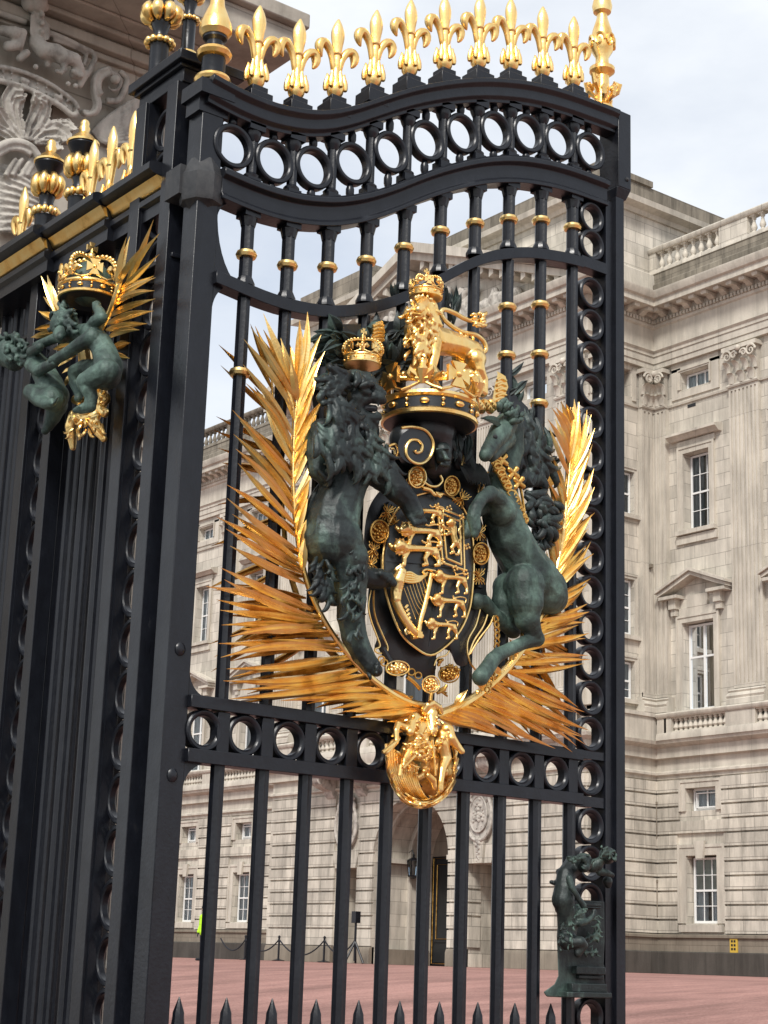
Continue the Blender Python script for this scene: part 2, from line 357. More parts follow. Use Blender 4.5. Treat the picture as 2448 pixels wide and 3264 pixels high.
def bay(F, m, a):
    """all the window dressings of one bay (ground to attic)"""
    # ground window: stepped architrave with a key block
    surround(F, m, a, 3.36, 5.72, 1.45, .36, 0, .06, sill=False)
    F.box(m, a-1.0, a+1.0, 0, .16, 3.06, 3.3); F.box(m, a-.72, a+.72, .0, .10, 3.3, 3.358)
    F.poly(m, [(a-.16, 5.60), (a+.16, 5.60), (a+.24, 6.22), (a-.24, 6.22)], .06, .17)
    window(F, a, 3.36, 1.30, 2.3, .30, 'sash', 3, (2, 2), blind=1.1 if a > -45 else 0)
    # mezzanine window
    surround(F, m, a, 7.30, 8.12, 1.45, .26, 0, .07, sill=False)
    window(F, a, 7.32, 1.3, .80, .34, 'attic', 2, open_=True)
    # french window of the main floor with pediment
    surround(F, m, a, 10.1, 14.2, 1.55, .24, 0, .10, sill=False)
    window(F, a, 10.95, 1.5, 3.2, .30, 'french')
    F.box(m, a-.9, a+.9, 0, .09, 14.47, 14.75)
    for s in (-1, 1): F.box(m, a+s*1.1-.17, a+s*1.1+.17, 0, .28, 14.75, 15.12); F.box(m, a+s*1.1-.12, a+s*1.1+.12, 0, .2, 14.5, 14.75); F.box(m, a+s*1.17-.45, a+s*1.17+.45, 0, .44, 15.12, 15.24)
    F.box(m, a-.5, a+.5, .0, .1, 14.75, 15.2)
    for s in (-1, 1):
        F.poly(m, [(a+s*1.68, 15.24), (a+s*1.68, 15.36), (a, 16.02), (a, 15.88), (a+s*1.2, 15.40)], 0, .46)
        F.poly(m, [(a+s*1.74, 15.36), (a+s*1.74, 15.46), (a, 16.14), (a, 16.03)], 0, .56)
    # second floor window with hood
    surround(F, m, a, 17.7, 20.72, 1.3, .24, 0, .09)
    window(F, a, 17.74, 1.25, 2.95, .36, 'sash', 3, (2, 2))
    F.box(m, a-1.0, a+1.0, 0, .10, 17.2, 17.5)
    F.box(m, a-.95, a+.95, 0, .08, 21.0, 21.22); F.prof(m, a-1.25, a+1.25, [(0, 21.25), (.20, 21.25), (.34, 21.38), (.42, 21.40), (.42, 21.5), (0, 21.6)])
    # attic window
    F.box(m, a-1.2, a+1.2, 0, .06, 22.96, 23.20); F.box(m, a-1.2, a-.74, 0, .06, 23.2, 24.2); F.box(m, a+.74, a+1.2, 0, .06, 23.2, 24.2); F.box(m, a-1.2, a+1.2, 0, .06, 24.08, 24.4)
    surround(F, m, a, 23.3, 23.98, 1.45, .08, 0, .1, sill=False)
    window(F, a, 23.3, 1.42, .66, .30, 'attic', 3)
BH = lambda a: [(a-.72, a+.72, 3.36, 5.72), (a-.72, a+.72, 7.3, 8.12), (a-.77, a+.77, 10.1, 14.2), (a-.65, a+.65, 17.7, 20.72), (a-.72, a+.72, 23.3, 23.98)]
CH = lambda a: [(a-1.12, a+1.12, 3.0, 6.25), (a-1.02, a+1.02, 7.02, 8.42)]
def capital(F, a, w, d0, z=22.8, h=1.5):
    m = MB()
    F.box(m, a-w/2, a+w/2, d0-.16, d0+.02, z, z+h-.2)
    F.box(m, a-w/2-.12, a+w/2+.12, d0-.16, d0+.24, z+h-.2, z+h-.04)
    F.prof(m, a-w/2-.04, a+w/2+.04, [(d0-.1, z-.08), (d0+.06, z-.08), (d0+.09, z-.02), (d0+.06, z+.04), (d0-.1, z+.04)])
    def leaf(x, zz, hh, ww, out):
        rings = []
        for i in range(7):
            q = i/6; wd = ww*(.65+.5*q-.55*q**3); dd = d0+.02+out*q**2.2; zc = zz+hh*(q-.22*max(0, q-.75)*4)
            rings.append([F.pt(x-wd/2, dd+.05, zc), F.pt(x, dd+.09, zc+.01), F.pt(x+wd/2, dd+.05, zc), F.pt(x+wd/2, dd-.02, zc), F.pt(x-wd/2, dd-.02, zc)])
        m.loft(rings)
    for k in range(3): leaf(a+(k-1)*w*.34, z+.02, .50, .36, .16)
    for k in range(4): leaf(a+(k-1.5)*w*.30, z+.42, .52, .30, .24)
    for s in (-1, 1):
        for sc, x in ((1, a+s*(w/2-.02)), (-1, a+s*.16)):
            pts = []; R = .24 if sc == 1 else .15
            for i in range(26):
                th = i*.42; r = R*(1-i/28)
                pts.append(F.pt(x-s*sc*.0+s*sc*(R-.0)*.0+s*sc*r*math.cos(th)*1.0-s*sc*R*.5, d0+.2+.03*(1-i/26), z+h-.42+r*math.sin(th)))
            m.tube(pts, [.05-.0012*i for i in range(26)], 6)
    m.ball(F.pt(a, d0+.26, z+h-.2), .12, 7)
    return m
def pilaster(F, a, w=1.4, d=.16, flutes=7, z0=10.9):
    m = MB()
    F.box(m, a-w/2, a+w/2, 0, d-.05, z0+.6, 22.72)
    fw = w/(flutes*2+1)
    for i in range(flutes+1): x = a-w/2+2*i*fw; F.box(m, x, x+fw*1.02, d-.05, d, z0+.6, 22.6)
    F.box(m, a-w/2, a+w/2, d-.05, d-.002, 22.6, 22.72); F.box(m, a-w/2, a+w/2, d-.05, d-.002, z0+.6, z0+.75)
    F.prof(m, a-w/2-.16, a+w/2+.16, [(0, z0), (d+.26, z0), (d+.26, z0+.18), (d+.2, z0+.22), (d+.24, z0+.30), (d+.2, z0+.38), (d+.1, z0+.44), (d+.14, z0+.5), (d+.1, z0+.56), (0, z0+.6)])
    p = m.build('pilaster', TRIM, PAL); capital(F, a, w, d).build('capital', TRIM, p); return p
def baluster_mesh(h, r, name='baluster'):
    m = MB(); m.box(-r, r, -r, r, 0, h*.08); m.box(-r, r, -r, r, h*.92, h)
    m.lathe([(r*.75, h*.08), (r*.8, h*.12), (r*.5, h*.17), (r*.95, h*.32), (r*.9, h*.42), (r*.5, h*.62), (r*.42, h*.74), (r*.75, h*.82), (r*.6, h*.86), (r*.8, h*.92)], (0, 0, 0), 10); return m
BAL_LO, BAL_HI = None, None
def balustrade(F, a0, a1, d, z0, zb0, zb1, z1, peds, n, real, mt=TRIM, capm=None):
    """parapet: plinth, pedestals, balusters, rail"""
    m = MB(); F.prof(m, a0, a1, [(d-.42, z0), (d+.04, z0), (d+.04, zb0-.12), (d, zb0), (d-.42, zb0)])
    F.prof(m, a0, a1, [(d-.42, zb1), (d-.0, zb1), (d+.05, zb1+.05), (d+.07, z1-.06), (d+.02, z1), (d-.42, z1)])
    ps = sorted(peds)
    for p0, p1 in ps: F.box(m, max(a0, p0), min(a1, p1), d-.36, d-.03, zb0, zb1)
    o = m.build('balustrade', mt, PAL); lo = a0
    spans = []
    for p0, p1 in ps+[(a1, a1)]:
        if p0-lo > .3: spans.append((lo, p0))
        lo = p1
    proto = None; rest = MB()
    for s0, s1 in spans:
        k = max(1, round((s1-s0)/n))
        for i in range(k):
            a = s0+(s1-s0)*(i+.5)/k; p = F.pt(a, d-.2, zb0)
            if real(a):
                if proto is None:
                    proto = baluster_mesh(zb1-zb0, .13).build('baluster', mt, o, org=(0, 0, 0), loc=p)
                else:
                    c = proto.copy(); COL.objects.link(c); c.location = p-ROOTLOC[PAL.name]
            else:
                b = baluster_mesh(zb1-zb0, .13); rest.add([v+p for v in b.v], b.f)
    if rest.v: rest.build('baluster_row', mt, o)
    return o
ENT1 = [(0, 24.4), (.20, 24.4), (.20, 24.62), (.24, 24.62), (.24, 24.9), (.28, 24.9), (.28, 25.02), (.36, 25.1), (.2, 25.14), (.2, 26.05), (.28, 26.10), (.30, 26.2), (0, 26.2)]
ENT2 = [(0, 26.62), (1.0, 26.62), (1.0, 26.85), (1.1, 26.9), (1.2, 27.1), (1.2, 27.18), (.2, 27.32), (0, 27.32)]
def entabl(F, a0, a1, e0=0, e1=0):
    m = MB(); F.prof(m, a0, a1, ENT1, e0, e1)
    F.prof(m, a0, a1, [(0, 26.2), (.28, 26.2), (.28, 26.62), (0, 26.62)], e0, e1)
    m.build('entablature', TRIM, PAL)
    m = MB(); F.prof(m, a0, a1, ENT2, e0, e1); c = m.build('cornice', TRIM, PAL)
    m = MB(); n = int((a1-a0)/.17)
    for i in range(n): x = a0+(a1-a0)*(i+.5)/n; F.box(m, x-.05, x+.05, .28, .38, 26.22, 26.36)
    n = max(1, int((a1-a0)/.62))
    for i in range(n):
        x = a0+(a1-a0)*(i+.5)/n; F.prof(m, x-.13, x+.13, [(.28, 26.38), (.4, 26.38), (.6, 26.5), (.86, 26.48), (.9, 26.618), (.28, 26.618)])
    m.build('modillion_band', TRIM, c)
def belt(F, a0, a1, e0=0, e1=0):
    m = MB()
    F.prof(m, a0, a1, [(0, 8.50), (.05, 8.50), (.05, 8.60), (.16, 8.66), (.16, 8.74), (.05, 8.80), (.05, 9.22), (.24, 9.25), (.24, 9.62), (.34, 9.66), (.5, 9.74), (.54, 9.86), (0, 9.9)], e0, e1)
    m.build('string_course', TRIM, PAL)
def plinth(F, a0, a1, e0=0, e1=0):
    m = MB(); F.prof(m, a0, a1, [(0, .9), (.26, .9), (.26, 2.34), (.2, 2.38), (0, 2.38)], e0, e1); m.build('plinth', PLINTH, PAL)
    m = MB(); F.prof(m, a0, a1, [(0, 2.38), (.16, 2.38), (.16, 2.82), (.24, 2.86), (.24, 2.94), (.1, 2.98), (0, 2.98)], e0, e1); m.build('plinth_course', GREYST, PAL)
# ---- set-back wings either side of the pavilion
FB = Face('Y', YB)
def wing(a0, a1, bays, e0, e1, real):
    holes = [h for a in bays for h in BH(a)]; ch = [h for a in bays for h in CH(a)]
    m = MB(); holed(FB, m, a0, a1, .9, 9.9, -.5, 0, holes)
    courses(FB, m, a0, a1, ch); m.build('rusticated_wall', STONE, PAL)
    m = MB(); holed(FB, m, a0, a1, 9.9, 26.2, -.5, 0, holes)
    m.build('upper_wall', ASHLAR, PAL)
    for a in bays: m = MB(); bay(FB, m, a); m.build('window_surround', TRIM, PAL)
    plinth(FB, a0, a1, e0, e1); belt(FB, a0, a1, e0, e1); entabl(FB, a0, a1, e0, e1)
    m = MB(); FB.prof(m, a0, a1, [(0, 22.72), (.07, 22.72), (.09, 22.8), (0, 22.84)]); m.build('string_course', TRIM, PAL)
wing(XA, -28, [-43.2, -38.2, -33.2], -1, 0, None)
wing(-104, XL, [-68.0, -73.0, -78.1, -83.1, -88.1, -93.1], 0, -1, None)
for a in (-40.75, -35.7, -70.5, -75.5, -80.6): pilaster(FB, a)
pb = lambda a: (a-.85, a+.85)
balustrade(FB, XA+.55, -28, .55, 9.86, 10.12, 10.66, 10.86, [(XA+.55, XA+1.0), (-43.2-.95-.35, -43.2-.95+.0), (-41.55, -40.2), (-36.4, -35.0)], .24, lambda a: a < -38.7)
balustrade(FB, -104, XL-.55, .55, 9.86, 10.12, 10.66, 10.86, [pb(-70.5), pb(-75.5), pb(-80.6), pb(-85.6)], .27, lambda a: -79.5 < a < -76 and False)
m = MB(); FB.prof(m, XA, -28, [(-.5, 27.3), (.35, 27.3), (.35, 27.85), (.25, 27.95), (.25, 28.35), (-.5, 28.35)]); m.build('parapet', SOOTY, PAL); m = MB(); FB.prof(m, -104, XL, [(-.5, 27.3), (.35, 27.3), (.35, 27.85), (.25, 27.95), (.25, 28.35), (-.5, 28.35)]); m.build('parapet', SOOTY, PAL)
balustrade(FB, XA, -28, .25, 28.35, 28.52, 29.28, 29.5, [(XA, XA+.35), (-41.75, -40.35), (-36.6, -35.0)], .40, lambda a: a < -38.3, ASHLAR)
balustrade(FB, -104, XL, .25, 28.35, 28.52, 29.28, 29.5, [pb(-70.5), pb(-75.5), pb(-80.6), pb(-85.6)], .42, lambda a: False, SOOTY)
# ---- pavilion front
FF = Face('Y', YF); CX = -55.3; AR = (CX, 2.4, 5.72)
niche = [(CX-4.25-.8, CX-4.25+.8, 1.0, 5.42), (CX+4.25-.8, CX+4.25+.8, 1.0, 5.42)]
cart = [(CX-4.25-.85, CX-4.25+.85, 5.9, 8.48), (CX+4.25-.85, CX+4.25+.85, 5.9, 8.48)]
m = MB()
holed(FF, m, XL, XA, .9, 5.72, -.5, 0, niche+[(CX-2.4, CX+2.4, .9, 5.72)])
N_ = 24; arc = [(CX-2.4*math.cos(math.pi*i/N_), 5.72+2.4*math.sin(math.pi*i/N_)) for i in range(N_+1)]
for i in range(N_):
    (xa, za), (xb, zb) = arc[i], arc[i+1]
    FF.poly(m, [(xa, za), (xb, zb), (xb, 9.9), (xa, 9.9)], -.5, 0)
FF.box(m, XL, CX-2.4, -.5, 0, 5.72, 9.9); FF.box(m, CX+2.4, XA, -.5, 0, 5.72, 9.9)
courses(FF, m, XL, XA, niche+cart, AR, lo=2.48 if 2.48 in J else 2.98)
for s in (-1, 1):      # two more low courses, plain blocks round the niches
    for (p, q) in ((2.4, 4.25-.8), (4.25+.8, (XA-CX))): FF.box(m, CX+s*p, CX+s*q, 0, .09, 2.30, 2.945)
m.build('rusticated_wall', STONE, PAL)
for (p, q) in ((-9.9, -5.05), (-3.45, -2.4), (2.4, 3.45), (5.05, 9.9)):
    m = MB(); FF.prof(m, CX+p, CX+q, [(-.1, .9), (.16, .9), (.16, 2.12), (.1, 2.26), (-.1, 2.26)]); m.build('plinth', GREYST, PAL)
# niches: reveal, plain back, fan of keystones
for s in (-1, 1):
    m = MB(); c = CX+s*4.25
    FF.box(m, c-1.0, c-.8, -1.5, -.5, .9, 5.6); FF.box(m, c+.8, c+1.0, -1.5, -.5, .9, 5.6); FF.box(m, c-.8, c+.8, -1.5, -.5, 5.42, 5.6)
    for z0, z1 in zip([2.3]+J[1:6], J[1:7]):
        FF.box(m, c-.8, c-.72, -.62, -.02, z0+.03, z1-.05) if z1 < 5.4 else None
    for k, (x, w0, w1, zt) in enumerate(((0, .20, .30, 6.35), (-.50, .2, .27, 6.15), (.50, .2, .27, 6.15))):
        sh = .16*(1 if x > 0 else -1 if x < 0 else 0)
        FF.poly(m, [(c+x-w0, 5.42), (c+x+w0, 5.42), (c+x+w1+sh, zt), (c+x-w1+sh, zt)], 0, .13+(.05 if x == 0 else 0))
    m.build('niche_reveal', STONE, PAL); m = MB(); FF.box(m, c-.8, c+.8, -1.62, -1.5, .9, 5.6); m.build('niche_back', ASHLAR, PAL)
# carved cartouches
for s in (-1, 1):
    c = CX+s*4.25; m = MB()
    oval = [(c+.72*math.cos(a)*(1-.1*math.sin(a)), 7.25+1.0*math.sin(a)) for a in [2*math.pi*i/28 for i in range(28)]]
    FF.poly(m, oval, 0, .14)
    m.tube([FF.pt(x, .17, z) for x, z in oval]+[FF.pt(*(oval[0][0], .17, oval[0][1]))], .07, 7)
    inn = [(c+(x-c)*.68, 7.25+(z-7.25)*.68) for x, z in oval]
    FF.poly(m, inn, .14, .2); m.tube([FF.pt(x, .2, z) for x, z in inn+inn[:1]], .035, 6)
    random.seed(3)
    for i in range(46):
        a = random.uniform(0, 6.28); r = random.uniform(0, .58); m.ball(FF.pt(c+r*math.cos(a)*.6, .2, 7.25+r*math.sin(a)), random.uniform(.03, .08), 5)
    for i in range(14):
        q = i/13; m.ball(FF.pt(c+random.uniform(-.1, .1), .16, 6.28-.06*i), .11*(1-.6*q), 6)
    for sx in (-1, 1):
        pts = [FF.pt(c+sx*(.35+.22*math.sin(i*.5)), .16, 8.2-.1*i+.02*i) for i in range(10)]; m.tube(pts, [.09-.006*i for i in range(10)], 6)
    for i in range(9): m.ball(FF.pt(c+.12*(i-4), .18, 8.28+.1*math.cos((i-4)*.5)), .09, 6)
    m.build('carved_cartouche', RELIEF, PAL)
# balcony consoles and slab
for s in (-1, 1):
    for x in (3.2, 5.4):
        m = MB(); c = CX+s*x; FF.prof(m, c-.28, c+.28, [(0, 8.3), (.15, 8.32), (.28, 8.45), (.34, 8.62), (.7, 8.72), (.98, 8.86), (1.1, 9.05), (1.1, 9.22), (0, 9.22)])
        for dx in (-.3, .3): m.lathe([(.01, 0), (.17, .0), (.2, .03), (.17, .06), (.01, .06)], FF.pt(c+dx-.03, .92, 9.02), 14, 'x')
        m.build('console', RELIEF, PAL)
belt(FF, XL, XA, 1, 1)
m = MB(); FF.prof(m, CX-6.3, CX+6.3, [(.5, 9.23), (1.25, 9.23), (1.3, 9.4), (1.2, 9.45), (1.3, 9.65), (1.3, 9.86), (.3, 9.88)]); m.build('balcony_slab', TRIM, PAL)
balustrade(FF, CX-6.3, CX+6.3, 1.2, 9.88, 10.12, 10.66, 10.86, [(CX-6.3, CX-5.7), (CX-2.3, CX-1.7), (CX+1.7, CX+2.3), (CX+5.7, CX+6.3)], .3, lambda a: False)
balustrade(FF, XL+.3, CX-6.3, .55, 9.86, 10.12, 10.66, 10.86, [(XL+.3, XL+1.9), (-62.3, -61.6)], .3, lambda a: False)
balustrade(FF, CX+6.3, XA-.3, .55, 9.86, 10.12, 10.66, 10.86, [(XA-1.9, XA-.3), (-49, -48.3)], .3, lambda a: False)
# deep archway with stepped reveals, black doors and gilt lines
def archring(m, R0, R1, d0, d1):
    pi = [(CX-R0*math.cos(math.pi*i/N_), 5.72+R0*math.sin(math.pi*i/N_)) for i in range(N_+1)]; po = [(CX-R1*math.cos(math.pi*i/N_), 5.72+R1*math.sin(math.pi*i/N_)) for i in range(N_+1)]
    for i in range(N_): FF.poly(m, [pi[i], pi[i+1], po[i+1], po[i]], d0, d1)
    for s in (-1, 1): FF.box(m, CX+s*R0, CX+s*R1, d0, d1, .9, 5.72)
m = MB(); archring(m, 2.4, 2.8, -1.7, -.5); archring(m, 2.12, 2.8, -2.8, -1.7); m.build('arch_reveal', ASHLAR, PAL)
m = MB(); archring(m, 2.28, 2.4, -.62, -.45); archring(m, 2.08, 2.2, -1.72, -1.6); FF.box(m, CX-2.45, CX-2.05, -1.75, -.1, 5.62, 5.8); FF.box(m, CX+2.05, CX+2.45, -1.75, -.1, 5.62, 5.8); m.build('arch_moulding', TRIM, PAL)
m = MB(); FF.box(m, CX-2.2, CX+2.2, -3.0, -2.8, 6.0, 8.1); m.build('tympanum', GREYST, PAL)  # darker stone colour stands in for the shade deep in the arch
for s in (-1, 1): m = MB(); FF.box(m, CX+s*2.45, CX+s*2.05, -2.7, -.55, .9, 2.2); m.build('plinth', GREYST, PAL)
for s in (-1, 1):
    m = MB(); FF.box(m, CX+s*.01, CX+s*2.13, -3.0, -2.88, 1.62, 5.99)
    for z0, z1 in ((1.75, 2.4), (2.55, 5.8)): FF.box(m, CX+s*.2, CX+s*1.95, -2.88, -2.84, z0, z1)
    d = m.build('arch_door', BLACKB, PAL)
    for (a0, a1, z0, z1) in ((.10, 2.04, 1.7, 5.92), (.34, 1.8, 2.68, 5.66)):
        P = [FF.pt(CX+s*a0, -2.82, z0), FF.pt(CX+s*a1, -2.82, z0), FF.pt(CX+s*a1, -2.82, z1), FF.pt(CX+s*a0, -2.82, z1)]; m = MB(); m.tube(P+P[:1], .022, 5); m.build('gilt_line', GOLD_DARK, d)
# wall lantern in the arch
lp = onY(1318, 2765, YF+1.62)
LAN = root('wall_lantern', lp, 'black iron lantern hanging inside the palace archway', 'lantern')
m = MB(); m.lathe([(.02, .55), (.05, .5), (.04, .42), (.26, .3), (.28, .26), (.01, .26)], lp, 6); m.lathe([(.01, -.46), (.1, -.44), (.22, -.38), (.24, -.32), (.01, -.32)], lp, 6)
for k in range(6): a = k*math.pi/3; m.tube([lp+Vector((.2*math.cos(a), .2*math.sin(a), -.34)), lp+Vector((.26*math.cos(a), .26*math.sin(a), .28))], .02, 4)
m.tube([lp+Vector((0, 0, .5)), lp+Vector((-.1, 0, .7)), lp+Vector((-.3, 0, .6))], .03, 6); m.build('frame', IRON, LAN)
m = MB(); m.lathe([(.17, -.33), (.23, .27)], lp, 6); m.build('glass', GLASS, LAN)
# pavilion upper storeys
wh = [(CX-1.3, CX+1.3, 10.1, 16.6), (CX-1.0, CX+1.0, 18.5, 21.6)]
sb = [CX-6.6, CX+6.6, CX-3.15, CX+3.15]
wh += [h for a in (CX-6.9, CX+6.9) for h in BH(a)[2:]]
m = MB(); holed(FF, m, XL, XA, 9.9, 26.2, -.5, 0, wh); m.build('upper_wall', ASHLAR, PAL)
for a in (CX-6.9, CX+6.9):
    m = MB(); surround(FF, m, a, 10.1, 14.2, 1.55, .24, 0, .10, sill=False); window(FF, a, 10.95, 1.5, 3.2, .3, 'french'); surround(FF, m, a, 17.7, 20.72, 1.3, .24, 0, .09); window(FF, a, 17.74, 1.25, 2.95, .36)
    FF.box(m, a-.95, a+.95, 0, .08, 21.0, 21.22); FF.prof(m, a-1.25, a+1.25, [(0, 21.25), (.20, 21.25), (.34, 21.38), (.42, 21.40), (.42, 21.5), (0, 21.6)])
    window(FF, a, 23.3, 1.42, .66, .3, 'attic', 3)
    for s in (-1, 1): FF.poly(m, [(a+s*1.68, 15.24), (a+s*1.68, 15.46), (a, 16.14), (a, 15.88)], 0, .5)
    m.build('window_surround', TRIM, PAL)
m = MB(); surround(FF, m, CX, 10.1, 16.6, 2.6, .4, 0, .14, sill=False); surround(FF, m, CX, 18.5, 21.6, 2.0, .3, 0, .1)
m.build('window_surround', TRIM, PAL)
window(FF, CX, 10.95, 2.6, 5.6, .4, 'french'); window(FF, CX, 18.5, 2.0, 3.1, .4)
for a in (CX-9.1, CX-4.4, CX-2.2, CX+2.2, CX+4.4, CX+9.1): pilaster(FF, a, 1.3 if abs(a-CX) > 5 else 1.15, .3)
entabl(FF, XL, XA, 1, 1)
# pediment
m = MB(); FF.poly(m, [(CX-9.0, 27.3), (CX+9.0, 27.3), (CX, 31.0)], -.3, .15); m.build('tympanum', ASHLAR, PAL)
m = MB()
for s in (-1, 1):
    FF.poly(m, [(CX+s*10.9, 27.15), (CX+s*10.9, 27.45), (CX, 31.75), (CX, 31.3)], -.3, 1.2)
    FF.poly(m, [(CX+s*10.3, 27.02), (CX+s*10.3, 27.30), (CX, 31.42), (CX, 30.98)], -.3, .95)
    for i in range(15):
        q = (i+.5)/15.5; x, z = CX+s*10*(1-q), 27.2+3.75*q; FF.poly(m, [(x-.13, z-.3+(-.05*s)), (x+.13, z-.3+(-.05*-s)), (x+.13, z+.02), (x-.13, z+.02)], .15, .85)
m.build('pediment_cornice', TRIM, PAL)
m = MB(); random.seed(5)
for i in range(34):
    x = random.uniform(-5.8, 5.8); zt = 27.45+max(.3, (3.2-abs(x)*.42))*random.uniform(.2, .75); m.chain([(FF.pt(CX+x, .3, 27.6), .26), (FF.pt(CX+x+random.uniform(-.4, .4), .35, (zt+27.6)/2), .28), (FF.pt(CX+x+random.uniform(-.3, .3), .38, zt), .17)], 6)
for s in (-1, 1): m.chain([(FF.pt(CX+s*.8, .4, 28), .35), (FF.pt(CX+s*.9, .45, 29.2), .3), (FF.pt(CX+s*.6, .4, 29.9), .2)], 6)
sculpt('pediment_relief', m, RELIEF, PAL, .05, 2)
# attic storey behind the pediment and along the return
m = MB(); m.box(XL, XA-.02, YF+.5, YF+8.0, 27.2, 31.0); m.box(XL, XA-.02, YF+.3, YF+8.1, 27.28, 28.0); m.build('attic_wall', ASHLAR, PAL)
FAt = Face('Y', YF+.5); FAx = Face('X', XA-.02); m = MB()
AC = [(-.2, 30.85), (.1, 30.85), (.2, 31.0), (.55, 31.08), (.6, 31.3), (.15, 31.42), (-.2, 31.42)]
FAt.prof(m, XL, XA, AC, 1, 1); FAx.prof(m, YF+.5, YF+8, AC, 1, 1); FAx.prof(m, YF+8.5, YF+11, AC, 0, 0)
m.build('attic_cornice', TRIM, PAL)
m = MB(); m.box(XL-.1, XA+.1, YF+.4, YF+8.2, 31.42, 32.15); m.box(XL-.1, -59.6, YF+.2, YF+1.6, 31.44, 32.42); m.box(XA-1.2, XA+.2, YF+.4, YF+3.4, 32.15, 32.4); m.box(-56, XA-1, YF+8.3, YF+14, 27, 32.35); m.build('blocking_course', SOOTY, PAL)
# ---- return wall of the pavilion
FA = Face('X', XA); nw = 45.95
ah = [(nw-.5, nw+.5, 11.35, 12.8), (nw-.5, nw+.5, 13.75, 15.9), (nw-.5, nw+.5, 18.4, 20.1), (nw-.35, nw+.35, 23.1, 24.2)]
m = MB(); FA.box(m, YF+.5, YB+.3, -.5, 0, .9, 9.9); courses(FA, m, YF, YB, []); m.build('rusticated_wall', STONE, PAL)
m = MB(); holed(FA, m, YF+.5, YB+.3, 9.9, 26.2, -.5, 0, ah); m.build('upper_wall', ASHLAR, PAL)
m = MB()
for (a, b_, z0, z1) in ah[:3]: surround(FA, m, nw, z0, z1, 1.0, .14, 0, .03)
FA.box(m, nw-.6, nw-.4, 0, .06, 22.96, 24.3); FA.box(m, nw+.4, nw+.6, 0, .06, 22.96, 24.3)
m.build('window_surround', TRIM, PAL)
window(FA, nw, 11.35, .95, 1.42, .2, 'sash', 2, (2, 1)); window(FA, nw, 13.78, .95, 2.1, .2); window(FA, nw, 18.42, .95, 1.66, .2, 'sash', 2, (1, 1))
plinth(FA, YF, YB, 1, -1); belt(FA, YF, YB, 1, -1); entabl(FA, YF, YB, 1, -1)
m = MB(); FA.box(m, YF, YB, 0, .42, 9.88, 10.9); FA.box(m, YF, YB, 0, .5, 10.74, 10.88); m.build('parapet', TRIM, PAL)
m = MB(); FA.prof(m, YF, YB, [(0, 22.72), (.07, 22.72), (.09, 22.8), (0, 22.84)]); FA.prof(m, YF, YB, [(-.2, 27.3), (.35, 27.3), (.3, 28.3), (.1, 28.45), (-.2, 28.45)]); m.build('string_course', TRIM, PAL)
pilaster(FA, YB-.5, .8, .22, 3); pilaster(FB, XA+.42+.0, .75, .22, 3); pilaster(FA, YF+.62, 1.1, .22, 5)
m = MB()
for x, y, z in ((2340, 3012, 0),):
    p = onY(x, y, YB-.17); m.box(p.x-.17, p.x+.17, YB-.20, YB-.16, p.z-.27, p.z+.27)
sg = m.build('small_sign', YELLOW, None); tag(sg, 'small yellow notice plate fixed low on the palace plinth', 'sign')
m = MB()
for i in range(3):
    for j in range(2): m.box(p.x-.11+.12*j, p.x-.03+.12*j, YB-.206, YB-.2, p.z-.18+.13*i, p.z-.10+.13*i)
k = m.build('lettering', IRON, None); k.parent = sg
# vents, pipe
m = MB()
for x, y in ((2205, 1293), (2205, 2628)): p = onY(x, y, YB); m.box(p.x-.2, p.x+.2, YB-.02, YB+.02, p.z-.05, p.z+.07)
p = onX(2056, 1112, XA); m.box(XA-.02, XA+.03, p.y-.12, p.y+.12, p.z-.06, p.z+.08)
m.build('vent', DARKROOM, PAL)
m = MB()
for z in (3.6, 6.4): m.tube([(XA+.14, YB-.14, z), (XA+.14, YB-.14, z+1.25)], .022, 6); m.box(XA+.11, XA+.17, YB-.17, YB-.11, z+1.2, z+1.30)
p = onX(2058, 1810, XA); m.tube([p, p+Vector((.2, 0, 0))], .03, 6); m.box(p.x+.15, p.x+.35, p.y-.06, p.y+.06, p.z-.04, p.z+.1)
m.build('drain_pipe', GREYST, PAL)
m = MB(); p = onY(970, 895, YF+6); m.tube([(p.x, YF+6, 32), (p.x, YF+6, 34)], .03, 5); m.build('mast', GREYST, PAL)
m = MB(); m.box(-104, -28, YB+.5, YB+16, 1, 27.25); m.build('building_core', GREYST, PAL); m = MB(); m.box(XL+.5, XA-.5, YF+4.6, YB+.5, 1, 27.2); m.box(XL+.5, XA-.5, YF+1.4, YF+4.6, 8.3, 27.2); m.build('building_core', GREYST, PAL)
# ---- person, rope barriers, stand
def bp(x, y=None): q = onY(x, 3058, YF-1.3); return Vector((q.x, YF-1.3, gz(YF-1.3)))
posts = [780, 887, 1032]; P0 = None
labs = ['black rope barrier post, leftmost of the three by the palace wall', 'black rope barrier post, middle one of the three by the palace wall', 'black rope barrier post nearest the palace archway stand']
for i, x in enumerate(posts):
    p = bp(x); r_ = root('barrier_post', p, labs[i], 'barrier post', 'rope barrier posts by the palace wall')
    m = MB(); m.lathe([(.045, .02), (.045, .94), (.06, .95), (.06, 1.0), (.02, 1.04)], p, 10); m.build('pole', IRON, r_)
    m = MB(); m.lathe([(.26, 0), (.27, .03), (.1, .07), (.05, .1)], p, 18); m.build('base', IRON, r_)
def rope(p, q, sag, lab):
    m = MB(); m.tube([p.lerp(q, i/14)+Vector((0, 0, .88-sag*(1-(2*i/14-1)**2))) for i in range(15)], .03, 6)
    tag(m.build('barrier_rope', CLOTH), lab, 'rope', 'ropes of the barrier by the palace wall')
rope(bp(700), bp(780), .5, 'dark barrier rope sagging left from the leftmost post')
rope(bp(780), bp(887), .5, 'dark barrier rope sagging between the left and middle posts')
rope(bp(887), bp(1032), .62, 'dark barrier rope sagging between the middle post and the right post')
